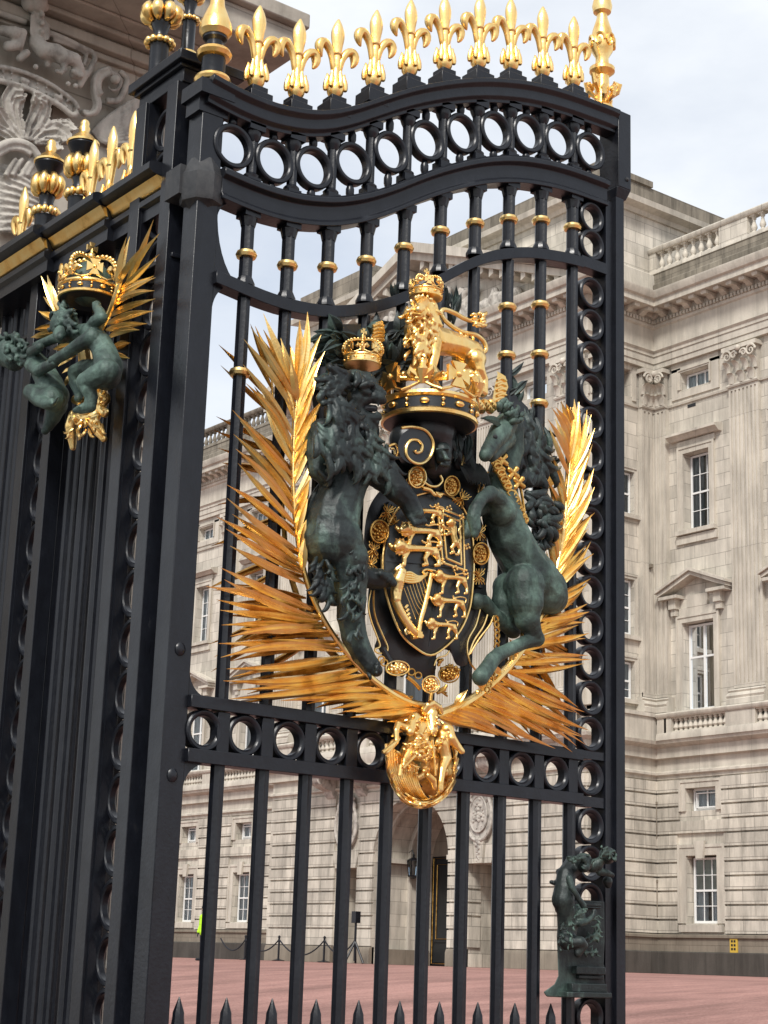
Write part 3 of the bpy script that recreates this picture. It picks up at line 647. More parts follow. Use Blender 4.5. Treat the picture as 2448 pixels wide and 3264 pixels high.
rope(bp(1032), bp(1128), .5, 'dark barrier rope sagging between the right post and the tripod stand')
q = onY(1130, 3062, YF-1.5); q.z = gz(YF-1.5)
r_ = root('tripod_stand', q, 'tall black stand with a box on top beside the left palace niche', 'stand')
m = MB(); m.tube([q+Vector((0, 0, .1)), q+Vector((0, 0, 1.75))], .05, 8); m.build('pole', IRON, r_)
m = MB(); m.box(q.x-.14, q.x+.14, q.y-.12, q.y+.12, q.z+1.55, q.z+2.0); m.build('head_box', IRON, r_)
for k in range(3): a = k*2.1+.3; m = MB(); m.tube([q+Vector((0, 0, .85)), q+Vector((.42*math.cos(a), .42*math.sin(a), .02))], .045, 6); m.build('leg', IRON, r_)
# person in a yellow jacket behind the gate bars
d = ray(646, 3062); d2 = d/math.hypot(d.x, d.y); pc = CO+d2*60; pc.z = gz(pc.y)
PER = root('person', pc, 'person in a hi-vis yellow jacket and dark trousers standing behind the leftmost gate bar', 'person')
m = MB(); o = pc
for s in (-1, 1): m.chain([(o+Vector((s*.11, .0, .08)), .06), (o+Vector((s*.10, 0, .48)), .075), (o+Vector((s*.09, 0, .88)), .10)], 8); m.chain([(o+Vector((s*.11, -.02, .05)), .05), (o+Vector((s*.12, -.17, .05)), .045)], 7)
m.chain([(o+Vector((0, 0, .92)), .15), (o+Vector((0, 0, 1.15)), .155), (o+Vector((0, 0, 1.38)), .15)], 8); m.chain([(o+Vector((0, 0, 1.42)), .08), (o+Vector((0, -.01, 1.54)), .06)], 7)
for s in (-1, 1):
    m.chain([(o+Vector((s*.2, 0, 1.42)), .065), (o+Vector((s*.27, .02, 1.14)), .05), (o+Vector((s*.27, -.06, .9)), .038)], 8)
    for f in range(4): m.chain([(o+Vector((s*.265+.018*(f-1.5), -.08, .85)), .012), (o+Vector((s*.265+.018*(f-1.5), -.09, .77+.008*abs(f-1.5))), .009)], 5)
    m.chain([(o+Vector((s*.245, -.10, .87)), .012), (o+Vector((s*.23, -.125, .82)), .01)], 5)
m.ball(o+Vector((0, -.01, 1.65)), .11, 10, (.85, .95, 1.15)); m.ball(o+Vector((0, -.115, 1.64)), .02, 5)
for s in (-1, 1): m.ball(o+Vector((s*.095, 0, 1.64)), .025, 5)
sculpt('body', m, CLOTH, PER, .012, 2)
m = MB(); m.chain([(o+Vector((0, 0, .95)), .175), (o+Vector((0, 0, 1.2)), .18), (o+Vector((0, 0, 1.4)), .165)], 10)
for s in (-1, 1): m.chain([(o+Vector((s*.2, 0, 1.42)), .085), (o+Vector((s*.275, .02, 1.14)), .068), (o+Vector((s*.275, -.05, .94)), .058)], 8)
sculpt('jacket', m, HIVIS, PER, .014, 2)
m = MB(); m.ball(o+Vector((0, -.015, 1.645)), .112, 10, (.86, .98, 1.1)); m.build('face', SKIN, PER)
m = MB(); m.lathe([(.128, 1.70), (.13, 1.73), (.11, 1.80), (.03, 1.83)], (o.x, o.y, o.z), 14); m.build('hat', CLOTH, PER)
# ============================================================ the open gate leaf  (u along the leaf, z up, x towards the viewer)
GATE = root('iron_gate', (XG, YS, 0), 'tall open black iron gate leaf with gilded royal arms, palm fronds and a fleur-de-lis crest', 'gate')
def G(u, z, x=0.0): return Vector((XG+x, YS+u, z))
def interp(tab, u):
    if u <= tab[0][0]: return tab[0][1]
    for (a, b), (c, d) in zip(tab, tab[1:]):
        if u <= c:
            return b+(d-b)*(u-a)/(c-a)
    return tab[-1][1]
def curve(tab, u0, u1, n=44):      # smoothed table
    pts = []
    for i in range(n+1):
        u = u0+(u1-u0)*i/n; pts.append((u, sum(interp(tab, u+k*.05) for k in range(-3, 4))/7))
    return pts
TOPT = [(-.5, 7.09), (-.17, 7.03), (.1, 7.005), (.34, 7.03), (.55, 7.08), (.74, 7.165), (1.0, 7.33), (1.3, 7.525), (1.66, 7.71), (2.0, 7.85), (2.4, 7.965), (2.77, 8.02), (3.3, 8.05), (3.6, 8.05)]
MIDT = [(-.5, 6.52), (-.2, 6.47), (.1, 6.445), (.33, 6.45), (.58, 6.49), (.86, 6.58), (1.19, 6.76), (1.48, 6.96), (1.84, 7.165), (2.16, 7.305), (2.49, 7.395), (2.83, 7.44), (3.3, 7.45), (3.6, 7.45)]
INNT = [(-.4, 5.79), (-.05, 5.76), (.2, 5.725), (.49, 5.725), (.78, 5.77), (1.16, 5.92), (1.48, 6.12), (1.72, 6.30), (2.05, 6.53), (2.45, 6.68), (2.9, 6.75), (3.3, 6.76)]
topc, midc, innc = curve(TOPT, -.30, 3.34), curve(MIDT, -.16, 3.25), curve(INNT, -.16, 3.01)
def rail(name, crv, prof, mt=IRON):
    """profile [(x, drop)] swept along a curve in the leaf plane"""
    m = MB(); m.loft([[G(u, z-d, x) for x, d in prof] for u, z in crv]); return bevel(m.build(name, mt, GATE, sharp=30), .003, 1)
T = .06
rail('top_rail', topc, [(.115, 0), (.115, .035), (.085, .06), (.085, .13), (.06, .15), (.06, .175), (-.06, .175), (-.06, .15), (-.085, .13), (-.085, .06), (-.115, .035), (-.115, 0)])
rail('middle_rail', midc, [(.075, 0), (.095, .02), (.095, .055), (.06, .075), (.06, .17), (.075, .19), (.075, .215), (-.075, .215), (-.075, .19), (-.06, .17), (-.06, .075), (-.095, .055), (-.095, .02), (-.075, 0)])
rail('inner_rail', innc, [(.06, 0), (.06, .085), (-.06, .085), (-.06, 0)])
rail('lower_rail', [(-.16, 3.10), (3.02, 3.085)], [(.065, 0), (.065, .075), (-.065, .075), (-.065, 0)])
rail('lower_rail', [(-.16, 2.785), (3.02, 2.785)], [(.065, 0), (.065, .08), (-.065, .08), (-.065, 0)])
rail('bottom_rail', [(-.16, .45), (3.25, .45)], [(.065, 0), (.065, .25), (-.065, .25), (-.065, 0)])
# stiles
m = MB(); m.box(XG-.14, XG+.025, YS-.315, YS-.155, .12, 6.98); st = bevel(m.build('hinge_stile', IRON, GATE), .006)
m = MB()
for z in (3.36, 2.62): m.ball((XG+.028, YS-.235, z), .035, 7, (.5, 1, 1.2))
m.build('rivet', IRON, st)
m = MB(); m.box(XG-.135, XG+.03, YS-.345, YS-.13, 6.82, 6.92); m.box(XG-.16, XG+.09, YS-.37, YS-.12, 6.92, 7.02); m.build('stile_cap', IRON, st)
# corner webs with rounded openings
def web(cu, cz, su, sz, R, Rz=None, x0=-.05, x1=.02):
    Rz = Rz or R
    a = [(cu, cz)]+[(cu+su*R*(1-math.sin(math.pi/2*i/10)), cz+sz*Rz*(1-math.cos(math.pi/2*i/10))) for i in range(11)]
    m.prism([G(p, q, x0) for p, q in a], [G(p, q, x1) for p, q in a])
m = MB(); web(-.157, 6.27, 1, -1, .14); web(-.157, 5.70, 1, 1, .26, .50); web(-.157, 5.70, 1, -1, .14, .2); web(-.157, 3.09, 1, 1, .16); web(-.157, 2.71, 1, -1, .17)
web(3.01, 7.24, -1, -1, .12); m.build('corner_web', IRON, GATE)
m = MB(); m.box(XG-.10, XG+.03, YS+3.25, YS+3.34, .12, 7.3); m.box(XG-.12, XG+.06, YS+3.34, YS+3.425, .12, 7.42)
m.build('closing_stile', IRON, GATE)
m = MB(); m.box(XG-.12, XG+.09, YS+3.34, YS+3.475, 7.42, 8.06); m.prism([G(3.33, 7.42, .09), G(3.475, 7.42, .09), G(3.45, 7.34, .06), G(3.34, 7.34, .06)], [G(3.33, 7.42, -.12), G(3.475, 7.42, -.12), G(3.45, 7.34, -.12), G(3.34, 7.34, -.12)])
cb = bevel(m.build('stile_head', IRON, GATE), .006); m = MB(); m.ball((XG+.09, YS+3.43, 7.50), .018, 6); m.build('bolt', IRON_WORN, cb)
# bars, pilasterettes, rings
UB = [.087+.3172*k for k in range(10)]; UR = [.087+.3172*(k-.5) for k in range(11)]
def octp(z0, z1, r, w0=0):
    m = MB(); rr = []
    for z in (z0, z1):
        ring = []
        for k in range(16):
            a = 2*math.pi*k/16+.2; q = r*(1 if k % 2 else .86); ring.append(G(0, z, 0)+Vector((q*math.cos(a), q*math.sin(a), 0)))
        rr.append(ring)
    m.loft(rr); return m
ic = lambda tab, u: sum(interp(tab, u+k*.05) for k in range(-3, 4))/7
mcol = MB(); mcol.lathe([(.040, -.028), (.062, -.02), (.070, 0), (.062, .02), (.040, .028)], G(0, 0, 0), 18)
collar0 = None
COLL = [5.955, 5.97, 6.045, 6.18, 6.365, 6.58, 6.735, 6.86, 6.945, 6.985]
low2 = {0: [5.16], 7: [6.18, 5.815], 8: [6.28, 5.90, 5.528], 9: []}
for k, u in enumerate(UB):
    zt, zi = ic(MIDT, u)-.215, ic(INNT, u)
    m = octp(zi-.0, zt-.0, .046)
    m.box(XG-.058, XG+.058, YS-.058, YS+.058, zt-.03, zt+.02); m.lathe([(.046, zt-.09), (.06, zt-.03)], G(0, 0, 0), 12)
    m.lathe([(.064, zi), (.064, zi+.02), (.046, zi+.06)], G(0, 0, 0), 12)
    b = m.build('upper_bar', IRON, GATE, org=(XG, YS, 0), loc=(XG, YS+u, 0), sharp=25)
    def col_at(z, par):
        global collar0
        if collar0 is None:
            collar0 = mcol.build('gilt_collar', GOLD, par, org=(XG, YS, 0)); collar0.location = (0, 0, z)
        else:
            c = collar0.copy(); COL.objects.link(c); c.parent = par; c.location = (0, 0, z)
    col_at(COLL[k], b)
    m = octp(3.08, zi-.085, .044)
    b = m.build('middle_bar', IRON, GATE, org=(XG, YS, 0), loc=(XG, YS+u, 0), sharp=25)
    for z in low2.get(k, []): col_at(z, b)
    m = MB(); m.box(XG-.043, XG+.043, YS-.043, YS+.043, 2.78, 3.02)
    if k not in (): bevel(m.build('band_post', IRON, GATE, org=(XG, YS, 0), loc=(XG, YS+u, 0)), .003)
    m = octp(.40, 2.71, .046); m.build('lower_bar', IRON, GATE, org=(XG, YS, 0), loc=(XG, YS+u, 0), sharp=25)
    # short pillar between the two curved rails
    z0, z1 = ic(MIDT, u), ic(TOPT, u)-.175
    m = octp(z0+.05, z1-.07, .036); m.box(XG-.05, XG+.05, YS-.05, YS+.05, z0-.02, z0+.03); m.lathe([(.05, z0+.03), (.055, z0+.05), (.036, z0+.07)], G(0, 0, 0), 12)
    m.lathe([(.036, z1-.1), (.05, z1-.07), (.056, z1-.05), (.056, z1+.02)], G(0, 0, 0), 12); m.box(XG-.06, XG+.06, YS-.06, YS+.06, z1-.03, z1+.02)
    m.build('rail_pillar', IRON, GATE, org=(XG, YS, 0), loc=(XG, YS+u, 0), sharp=30)
RZ = [6.63, 6.632, 6.685, 6.85, 7.045, 7.255, 7.41, 7.52, 7.595, 7.635, 7.65]
RZ = [ (ic(MIDT, u)+ic(TOPT, u)-.175)/2 for u in UR ]
ring0 = None
for k, u in enumerate(UR):
    z0, z1 = ic(MIDT, u), ic(TOPT, u)-.175
    if ring0 is None:
        ring0 = MB().ring(G(0, 0, 0), .152, .113, -.035, .04, bev=.008).build('ring', IRON, GATE, org=(XG, YS, 0), loc=(XG, YS+u, RZ[k])); r_ = ring0
    else: r_ = dup(ring0, (XG, YS+u, RZ[k]), GATE, rotz=random.uniform(-.03, .03)); r_.rotation_euler.x = random.uniform(0, 6.28)
    zr = RZ[k]-ROOTLOC[GATE.name].z
for k, u in enumerate(UR):       # little turned links above and below each ring
    z0, z1 = ic(MIDT, u), ic(TOPT, u)-.175
    if z1-z0 > .315:
        for (p, q, nm) in ((RZ[k]+.148, z1+.01, 'ring_link'), (z0-.01, RZ[k]-.148, 'ring_link')):
            h = q-p; m = MB(); m.lathe([(.018, p), (.030, p+h*.35), (.030, p+h*.65), (.018, q)], G(u, 0, 0), 10); m.build(nm, IRON, GATE)
ringB = MB().ring(G(0, 0, 0), .124, .087, -.045, .045, bev=.009).build('ring', IRON, GATE, org=(XG, YS, 0), loc=(XG, YS+UR[0]+.03, 2.90))
for u in UR[1:]: dup(ringB, (XG, YS+u, 2.90), GATE)
dup(ringB, (XG, YS+3.115, 2.90), GATE)
zs = [7.11, 6.885]+[6.50-.2535*i for i in range(14)]+[2.57-.2535*i for i in range(8)]
for z in zs: dup(ringB, (XG+random.uniform(-.003, .003), YS+3.115, z), GATE, rotz=random.uniform(-.025, .025))
m = MB(); m.box(XG-.04, XG+.04, YS+3.0, YS+3.25, 3.03, 3.085); m.box(XG-.04, XG+.04, YS+2.99, YS+3.25, 2.7, 2.77); m.box(XG-.055, XG+.055, YS+2.99, YS+3.25, 6.68, 6.765); m.build('cross_strap', IRON, GATE)
m = MB(); m.box(XG-.05, XG+.05, YS+3.243, YS+3.26, .3, 7.25); m.build('fillet', IRON, GATE)
sp = MB(); sp.tube([G(0, .45, 0), G(0, 1.16, 0), G(0, 1.27, 0), G(0, 1.30, 0), G(0, 1.385, 0)], [.05, .05, .035, .034, .003], 8)
s0 = None
for k in range(10):
    u = -.083+.3188*k
    if s0 is None: s0 = sp.build('spike', IRON, GATE, org=(XG, YS, 0), loc=(XG, YS+u, 0), sharp=25)
    else: dup(s0, (XG, YS+u, 0), GATE)
# fleur-de-lis crest
def fleur(h=.66):
    m = MB(); s = h/.66
    m.box(-.085*s, .085*s, -.085*s, .085*s, -.10, .0); m.box(-.06*s, .06*s, -.06*s, .06*s, 0, .05*s)
    base = m
    m = MB(); m.lathe([(.035*s, .045*s), (.045*s, .07*s), (.058*s, .09*s), (.064*s, .13*s), (.054*s, .17*s), (.036*s, .215*s), (.034*s, .30*s)], (0, 0, 0), 14)
    for k in range(6):
        a = k*math.pi/3; pts = [(.068*s*math.cos(a), .068*s*math.sin(a), .10*s), (.066*s*math.cos(a), .066*s*math.sin(a), .17*s), (.05*s*math.cos(a), .05*s*math.sin(a), .22*s), (.062*s*math.cos(a), .062*s*math.sin(a), .245*s)]; m.tube(pts, [.022*s, .026*s, .018*s, .004*s], 6)
    # central blade with a ridge
    rings = []
    for z, wy, wx in ((.24, .026, .026), (.34, .030, .028), (.42, .036, .032), (.50, .055, .040), (.55, .060, .042), (.60, .045, .034), (.64, .020, .018), (.665, .006, .006)):
        rings.append([Vector((wx*s*math.cos(a)*(1.25 if k % 4 == 0 else .8), wy*1.02*s*math.sin(a), z*s)) for k, a in enumerate([2*math.pi*k/8 for k in range(8)])])
    m.loft(rings)
    m.lathe([(.034*s, .37*s), (.044*s, .385*s), (.034*s, .40*s)], (0, 0, 0), 12)
    for sg in (-1, 1):       # curled side petals (in the plane of the leaf: y)
        C = [(.02, .24), (.030, .31), (.044, .375), (.075, .43), (.112, .452), (.142, .435), (.150, .395), (.138, .352), (.118, .325)]
        R = [.020, .022, .025, .032, .038, .040, .035, .022, .006]
        m.tube([(0, sg*y*s, z*s) for y, z in C], [r*s for r in R], 10)
    return base, m
fb, fm = fleur()
f0 = None; FZ = [7.06, 7.09, 7.225, 7.44, 7.63, 7.80, 7.93, 8.01, 8.075, 8.09]
for k, u in enumerate(UB):
    loc = (XG, YS+u, ic(TOPT, u)+.06)
    if f0 is None:
        f0 = fb.build('finial_base', IRON, GATE, org=(0, 0, 0), loc=loc); bevel(f0, .004)
        c = fm.build('fleur_de_lis', GOLD, f0, org=(0, 0, 0)); sub = c.modifiers.new('s', 'SUBSURF'); sub.levels = 1; sub.render_levels = 1
    else:
        fd = dup(f0, loc, GATE, rotz=random.uniform(-.05, .05)); fd.rotation_euler.x = random.uniform(-.022, .022); fd.scale.z = random.uniform(.985, 1.015)
# turned gilt finial on the hinge stile, ornate gilt finial on the closing stile
def turned(name, mt_list, loc, par, n=20):
    """list of (material, profile, lobes)"""
    first = None
    for i, (nm, mt_, prof, lb) in enumerate(mt_list):
        m = MB(); m.lathe(prof, loc, n if not lb else 48, 'z', lb, .22, (prof[0][1], prof[-1][1]) if lb else None)
        if first is None: first = m.build(name, mt_, par)
        else: m.build(nm, mt_, first)
    return first
hp = G(-.225, 7.02, -.03)
turned('turned_finial', [('shaft', IRON, [(.10, -.02), (.10, .03), (.078, .05), (.078, .24), (.09, .26), (.055, .30), (.055, .34), (.08, .36), (.08, .38), (.05, .40)], 0),
    ('gilt_ring', GOLD, [(.085, .03), (.112, .038), (.122, .06), (.112, .082), (.085, .09)], 0),
    ('gilt_ring', GOLD, [(.07, .215), (.105, .225), (.118, .25), (.105, .275), (.07, .285)], 0),
    ('gilt_bulb', GOLD, [(.05, .37), (.085, .378), (.108, .41), (.106, .46), (.08, .53), (.052, .60), (.042, .68), (.055, .71), (.055, .74), (.04, .76), (.05, .84), (.01, 1.0)], 0)], hp, GATE)
rp = G(3.27, 8.06, -.02)
t = turned('ornate_finial', [('shaft', GOLD, [(.09, 0), (.09, .03), (.06, .06), (.055, .30), (.10, .34), (.10, .37), (.055, .40), (.05, .46), (.085, .52), (.095, .60), (.075, .70), (.045, .80), (.04, .84), (.07, .86), (.08, .91), (.07, .96), (.035, .99), (.035, 1.10), (.07, 1.14), (.01, 1.3)], 0)], rp, GATE)
m = MB(); random.seed(11)
for k in range(10):
    a = k*2*math.pi/10; zz = .05+.05*(k % 3)
    m.tube([rp+Vector((.05*math.cos(a), .05*math.sin(a), zz)), rp+Vector((.12*math.cos(a), .12*math.sin(a), zz+.05)), rp+Vector((.14*math.cos(a), .14*math.sin(a), zz+.11)), rp+Vector((.10*math.cos(a), .10*math.sin(a), zz+.13))], [.012, .022, .02, .006], 6)
    m.ball(rp+Vector((.115*math.cos(a), .115*math.sin(a), zz+.10)), .028, 6)
for s in range(6):
    a = s*math.pi/3; pts = []
    for i in range(16): th = i*.5; r = .055*(1-i/18); pts.append(rp+Vector(((.085+.01)*math.cos(a+r*math.cos(th)*9), .095*math.sin(a+r*math.cos(th)*9), .58+r*math.sin(th)*1.3)))
    m.tube(pts, .012, 6)
m.build('scrollwork', GOLD, t)
# hinge bracket block at the top of the stile
m = MB(); m.lathe([(.07, 6.16), (.10, 6.20), (.135, 6.22), (.145, 6.25), (.145, 6.40), (.13, 6.42), (.12, 6.46), (.09, 6.52)], G(-.235, 0, -.06), 8)
m.box(XG-.24, XG-.06, YS-.40, YS-.08, 6.26, 6.46); m.build('hinge_block', IRON_WORN, GATE, sharp=30)
# ============================================================ the arms on the gate leaf
E1 = Crop(1000, 820, .4219, 'X', XG, 1, 485); LI = Crop(900, 1050, .5198, 'X', XG, 1, 497); UN = Crop(1400, 1250, .4521, 'X', XG, 1, 425)
SH = Crop(1150, 1400, .3391, 'X', XG, 1, 485); BO = Crop(1150, 2050, .2486, 'X', XG, 1, 495); LK = Crop(1700, 2650, .2486, 'X', XG, 1, 468)
FS = 1.12
def ch(m, C, pts, n=10):
    """chain of (x, y, radius in crop px, offset m)"""
    m.chain([(C(x, y, o), C.r(r)*FS) for x, y, r, o in pts], n); return m
def tb(m, C, pts, r, off, n=7, flat=1.0, taper=False):
    P = [C(p[0], p[1], p[2] if len(p) > 2 else off) for p in pts]; k = len(P)
    # smooth the polyline (Catmull-Rom)
    Q = []
    for i in range(k-1):
        a, b, c, d = P[max(i-1, 0)], P[i], P[i+1], P[min(i+2, k-1)]
        for t in (0, .25, .5, .75): Q.append(.5*((2*b)+(c-a)*t+(2*a-5*b+4*c-d)*t*t+(3*b-a-3*c+d)*t**3))
    Q.append(P[-1]); rr = C.r(r); n_ = len(Q)
    R = [rr*(1-.85*(i/(n_-1))**1.3) if taper else rr for i in range(n_)]
    m.tube(Q, R, n, flat); return m
def lock(m, C, x, y, ang, L, r, off, curl=1.0, bend=1, n=6, dz=.02):
    """a tapering curl of hair: starts at x,y heading ang (deg, image space, 0=right, 90=down)"""
    a = math.radians(ang); P = []; R = []; px, py = x, y; N_ = 14; L *= 1.45; r *= .8
    for i in range(N_):
        q = i/(N_-1); P.append(C(px, py, off+dz*math.sin(q*math.pi))); R.append(C.r(r)*(.45+1.0*q*(1-q)*2.4+.1)*(1-.75*q**3)); st = L/N_*(1-.55*q)
        px += st*math.cos(a); py += st*math.sin(a); a += bend*curl*(.03+.60*q*q)
    m.tube(P, R, n)
def feather(m, p0, p1, w, up, bow=.0, n=10, thick=.55, side=None):
    """folded tapering blade from p0 to p1; up = direction the ridge faces"""
    p0, p1 = Vector(p0), Vector(p1); t = (p1-p0); L = t.length; t.normalize(); up = Vector(up); up = (up-t*up.dot(t)).normalized(); s = t.cross(up)
    rings = []; bd = random.uniform(-.055, .055) if side is None else side; w *= .76
    for i in range(n):
        q = i/(n-1); c = p0.lerp(p1, q)+up*bow*L*math.sin(q*math.pi*.9)+s*(bd*L*math.sin(q*math.pi)); ww = w*(.30+2.6*q**.8*(1-q)**.85*1.05)*.88; ww = max(ww*(1-q**5), w*.04)
        rings.append([c+s*ww, c+s*ww*.55+up*ww*thick*1.3, c+up*ww*thick*.35, c-s*ww*.55+up*ww*thick*1.3, c-s*ww, c-up*ww*thick*.3])
    m.loft(rings)
# ---- palm fronds
def frond(name, C, stem, leaves, off, mt, w=.03, r=16, par=None):
    m = MB(); tb(m, C, stem, r, off, 8, 1.0, True); st = m.build(name, mt, par or GATE)
    m = MB()
    for (x0, y0, x1, y1, *e) in leaves:
        o1 = e[0] if e else off+.03; ww = e[1] if len(e) > 1 else w
        feather(m, C(x0, y0, off), C(x1, y1, o1), ww*random.uniform(.85, 1.15), (1, random.uniform(-.35, .1), random.uniform(-.1, .35)), random.uniform(.0, .05))
    o = m.build('leaf_blades', mt, st, sharp=20); return st
random.seed(21)
KK = Crop(638, 797, .8506, 'X', XG, 1, 500)
def stem_at(st, q):
    q *= len(st)-1; i = min(int(q), len(st)-2); f = q-i; return (st[i][0]+(st[i+1][0]-st[i][0])*f, st[i][1]+(st[i+1][1]-st[i][1])*f)
stemL = [(868, 1718), (760, 1685), (650, 1612), (550, 1510), (475, 1405), (418, 1290), (385, 1180), (368, 1070), (356, 970), (350, 870), (350, 770), (354, 670), (362, 570), (368, 500)]
LF = [((650, 1752), (868, 1728)), ((700, 1768), (888, 1738)), ((600, 1712), (800, 1700)), ((480, 1722), (760, 1690)), ((690, 1640), (800, 1700)), ((400, 1700), (730, 1680)), ((140, 1650), (620, 1590)), ((95, 1570), (555, 1520)), ((110, 1450), (480, 1425)), ((75, 1350), (440, 1390)), ((530, 1732), (800, 1705)), ((560, 1752), (830, 1722)), ((225, 1672), (680, 1645)), ((300, 1690), (720, 1672)), ((110, 1682), (640, 1612)), ((85, 1615), (600, 1568)), ((120, 1600), (565, 1530)), ((75, 1528), (545, 1505)), ((68, 1476), (520, 1470)), ((80, 1405), (495, 1438)), ((150, 1420), (470, 1405)), ((60, 1310), (450, 1372)), ((75, 1192), (415, 1345)), ((90, 1235), (425, 1378)), ((20, 1262), (400, 1330)), ((95, 1045), (382, 1210)), ((180, 1062), (378, 1190)), ((110, 1110), (392, 1250)), ((100, 930), (372, 1130)), ((100, 880), (366, 1080)), ((120, 990), (376, 1170)), ((60, 1000), (380, 1200)), ((130, 745), (352, 990)), ((125, 690), (350, 940)), ((140, 800), (356, 1030)), ((118, 600), (350, 850)), ((150, 640), (350, 890)), ((160, 430), (352, 700)), ((170, 500), (350, 760)), ((235, 540), (350, 800)), ((162, 335), (356, 610)), ((188, 290), (358, 560)), ((205, 285), (360, 590)), ((235, 238), (362, 540)), ((300, 330), (364, 530)), ((260, 420), (354, 640))]
RT = [((400, 232), (366, 520)), ((372, 262), (364, 500)), ((340, 420), (362, 560)), ((452, 318), (366, 560)), ((466, 380), (362, 620)), ((440, 430), (358, 660)), ((460, 560), (352, 760)), ((436, 620), (350, 820)), ((430, 500), (354, 700)), ((428, 700), (350, 880)), ((420, 780), (352, 940)), ((410, 860), (356, 1010)), ((404, 930), (362, 1070)), ((398, 1010), (372, 1120)), ((392, 1080), (384, 1200))]
leaves = [(b_[0], b_[1], a_[0], a_[1], .08+.05*(i % 3), .037) for i, (a_, b_) in enumerate(LF)]+[(b_[0], b_[1], a_[0], a_[1], .21, .040) for a_, b_ in RT]
frond('palm_frond', KK, stemL, leaves, .15, GOLD, .036, 13)
for i in range(14): pass
leaves = [(b_[0]-4, b_[1]-26, a_[0]+22+(i*37 % 15), a_[1]+20-(i*13 % 9), -.01, .038) for i, (a_, b_) in enumerate(LF) if i % 3 != 1]
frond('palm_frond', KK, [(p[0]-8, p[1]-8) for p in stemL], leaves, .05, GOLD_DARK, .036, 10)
# frond on the far side of the leaf
tb_ = [(472, 745), (476, 790), (466, 900), (462, 930), (470, 968), (478, 1000), (470, 1090), (455, 1180), (480, 1150), (447, 1272), (468, 1300), (450, 1392), (462, 1420), (455, 1452), (500, 1470), (520, 725), (540, 700)]
stB = [(890, 1530), (760, 1450), (670, 1350), (625, 1230), (610, 1100), (600, 980), (590, 870), (585, 780)]
leaves = [(*stem_at(stB, q), x, y, -.2, .03) for (x, y), q in zip(tb_, [.86, .82, .74, .72, .69, .66, .60, .53, .56, .46, .44, .36, .34, .30, .26, .9, .93])]
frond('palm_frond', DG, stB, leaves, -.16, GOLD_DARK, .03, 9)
# right frond
stemR = [(940, 1545), (1000, 1522), (1050, 1488), (1100, 1440), (1140, 1385), (1172, 1320), (1195, 1255), (1212, 1180), (1222, 1100), (1230, 1020), (1234, 940), (1238, 880)]
tipsR = [(1090, 1562), (1140, 1590), (1172, 1588), (1243, 1612), (1232, 1600), (1270, 1578), (1262, 1538), (1248, 1528), (1274, 1425), (1270, 1416), (1215, 1442), (1272, 1368), (1262, 1345), (1268, 1305), (1272, 1322), (1276, 1250), (1268, 1262), (1282, 1196), (1276, 1170), (1272, 1140), (1278, 1112), (1284, 1108), (1270, 1072), (1284, 1052), (1272, 1030), (1282, 1012), (1270, 985), (1278, 960), (1276, 935), (1284, 925)]
leaves = []
for i, (x, y) in enumerate(tipsR):
    q = (.10+.80*i/(len(tipsR)-1))-.10*(i/(len(tipsR)-1))**.7; a = stem_at(stemR, min(q, .97)); leaves.append((a[0], a[1], x, y, .09+.05*(i % 3), .034)); a = stem_at(stemR, max(0, q-.025)); leaves.append((a[0], a[1], x-random.uniform(6, 16), y+random.uniform(4, 14), .06+.04*(i % 3), .030))
for (x, y), q in (((1070, 1572), .04), ((1030, 1560), .02), ((1110, 1578), .07), ((1200, 1600), .12), ((1256, 1592), .16), ((1230, 1570), .2), ((1010, 1490), .06), ((1180, 1560), .16), ((1268, 885), .80), ((1250, 868), .84), ((1240, 862), .90), ((1222, 872), .93), ((1212, 866), .92), ((1200, 880), .90), ((1190, 880), .88), ((1182, 905), .84), ((1190, 980), .74), ((1180, 1035), .70), ((1192, 1080), .64), ((1184, 1130), .60), ((1180, 1190), .52), ((1160, 1240), .46), ((1030, 1480), .18), ((1060, 1440), .24), ((1100, 1380), .31), ((1130, 1330), .37)):
    a = stem_at(stemR, q); leaves.append((a[0], a[1], x, y, .17, .036)); a = stem_at(stemR, max(0, q-.03)); leaves.append((a[0], a[1], x+random.uniform(-3, 9), y+random.uniform(8, 22), .15, .032))
frond('palm_frond', DG, stemR, leaves, .13, GOLD, .028, 10)
leaves = []
for i, (x, y) in enumerate(tipsR[1:24]):
    q = .16+.66*i/22; a = stem_at(stemR, q); leaves.append((a[0]-6, a[1]-6, x-22-(i*17 % 13), y+10-(i*7 % 15), .0, .034))
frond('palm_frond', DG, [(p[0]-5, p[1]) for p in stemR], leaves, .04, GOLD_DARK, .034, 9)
# ---- dark mantling behind the figures
def mantle(C, cells, off, w, name='mantling', mt=BRONZE):
    m = MB(); 
    for (x0, y0, x1, y1, ww) in cells: feather(m, C(x0, y0, off), C(x1, y1, off+random.uniform(-.05, .07)), ww, (1, random.uniform(-.6, .6), random.uniform(-.3, .4)), random.uniform(-.05, .09), 9, .5)
    return m.build(name, mt, GATE, sharp=30)
cells = []
for i in range(84):       # left mass (display pixels)
    x = random.uniform(705, 870); y = random.uniform(700, 815); a = random.uniform(2.6, 4.4) if x < 780 else random.uniform(-1.9, .2); L = random.uniform(25, 60); cells.append((x, y+20, x+L*math.cos(a), y+20+L*math.sin(a), random.uniform(.04, .08)))
mantle(DG, cells, .035, .05)
cells = []
for i in range(46):       # right mass
    q = random.random(); x = 1100+q*70+random.uniform(-18, 18); y = 850+q*170+random.uniform(-40, 40); a = random.uniform(-1.9, -.2) if i % 3 else random.uniform(.2, 1.6); L = random.uniform(25, 50); cells.append((x, y, x+L*math.cos(a), y+L*math.sin(a), random.uniform(.022, .042)))
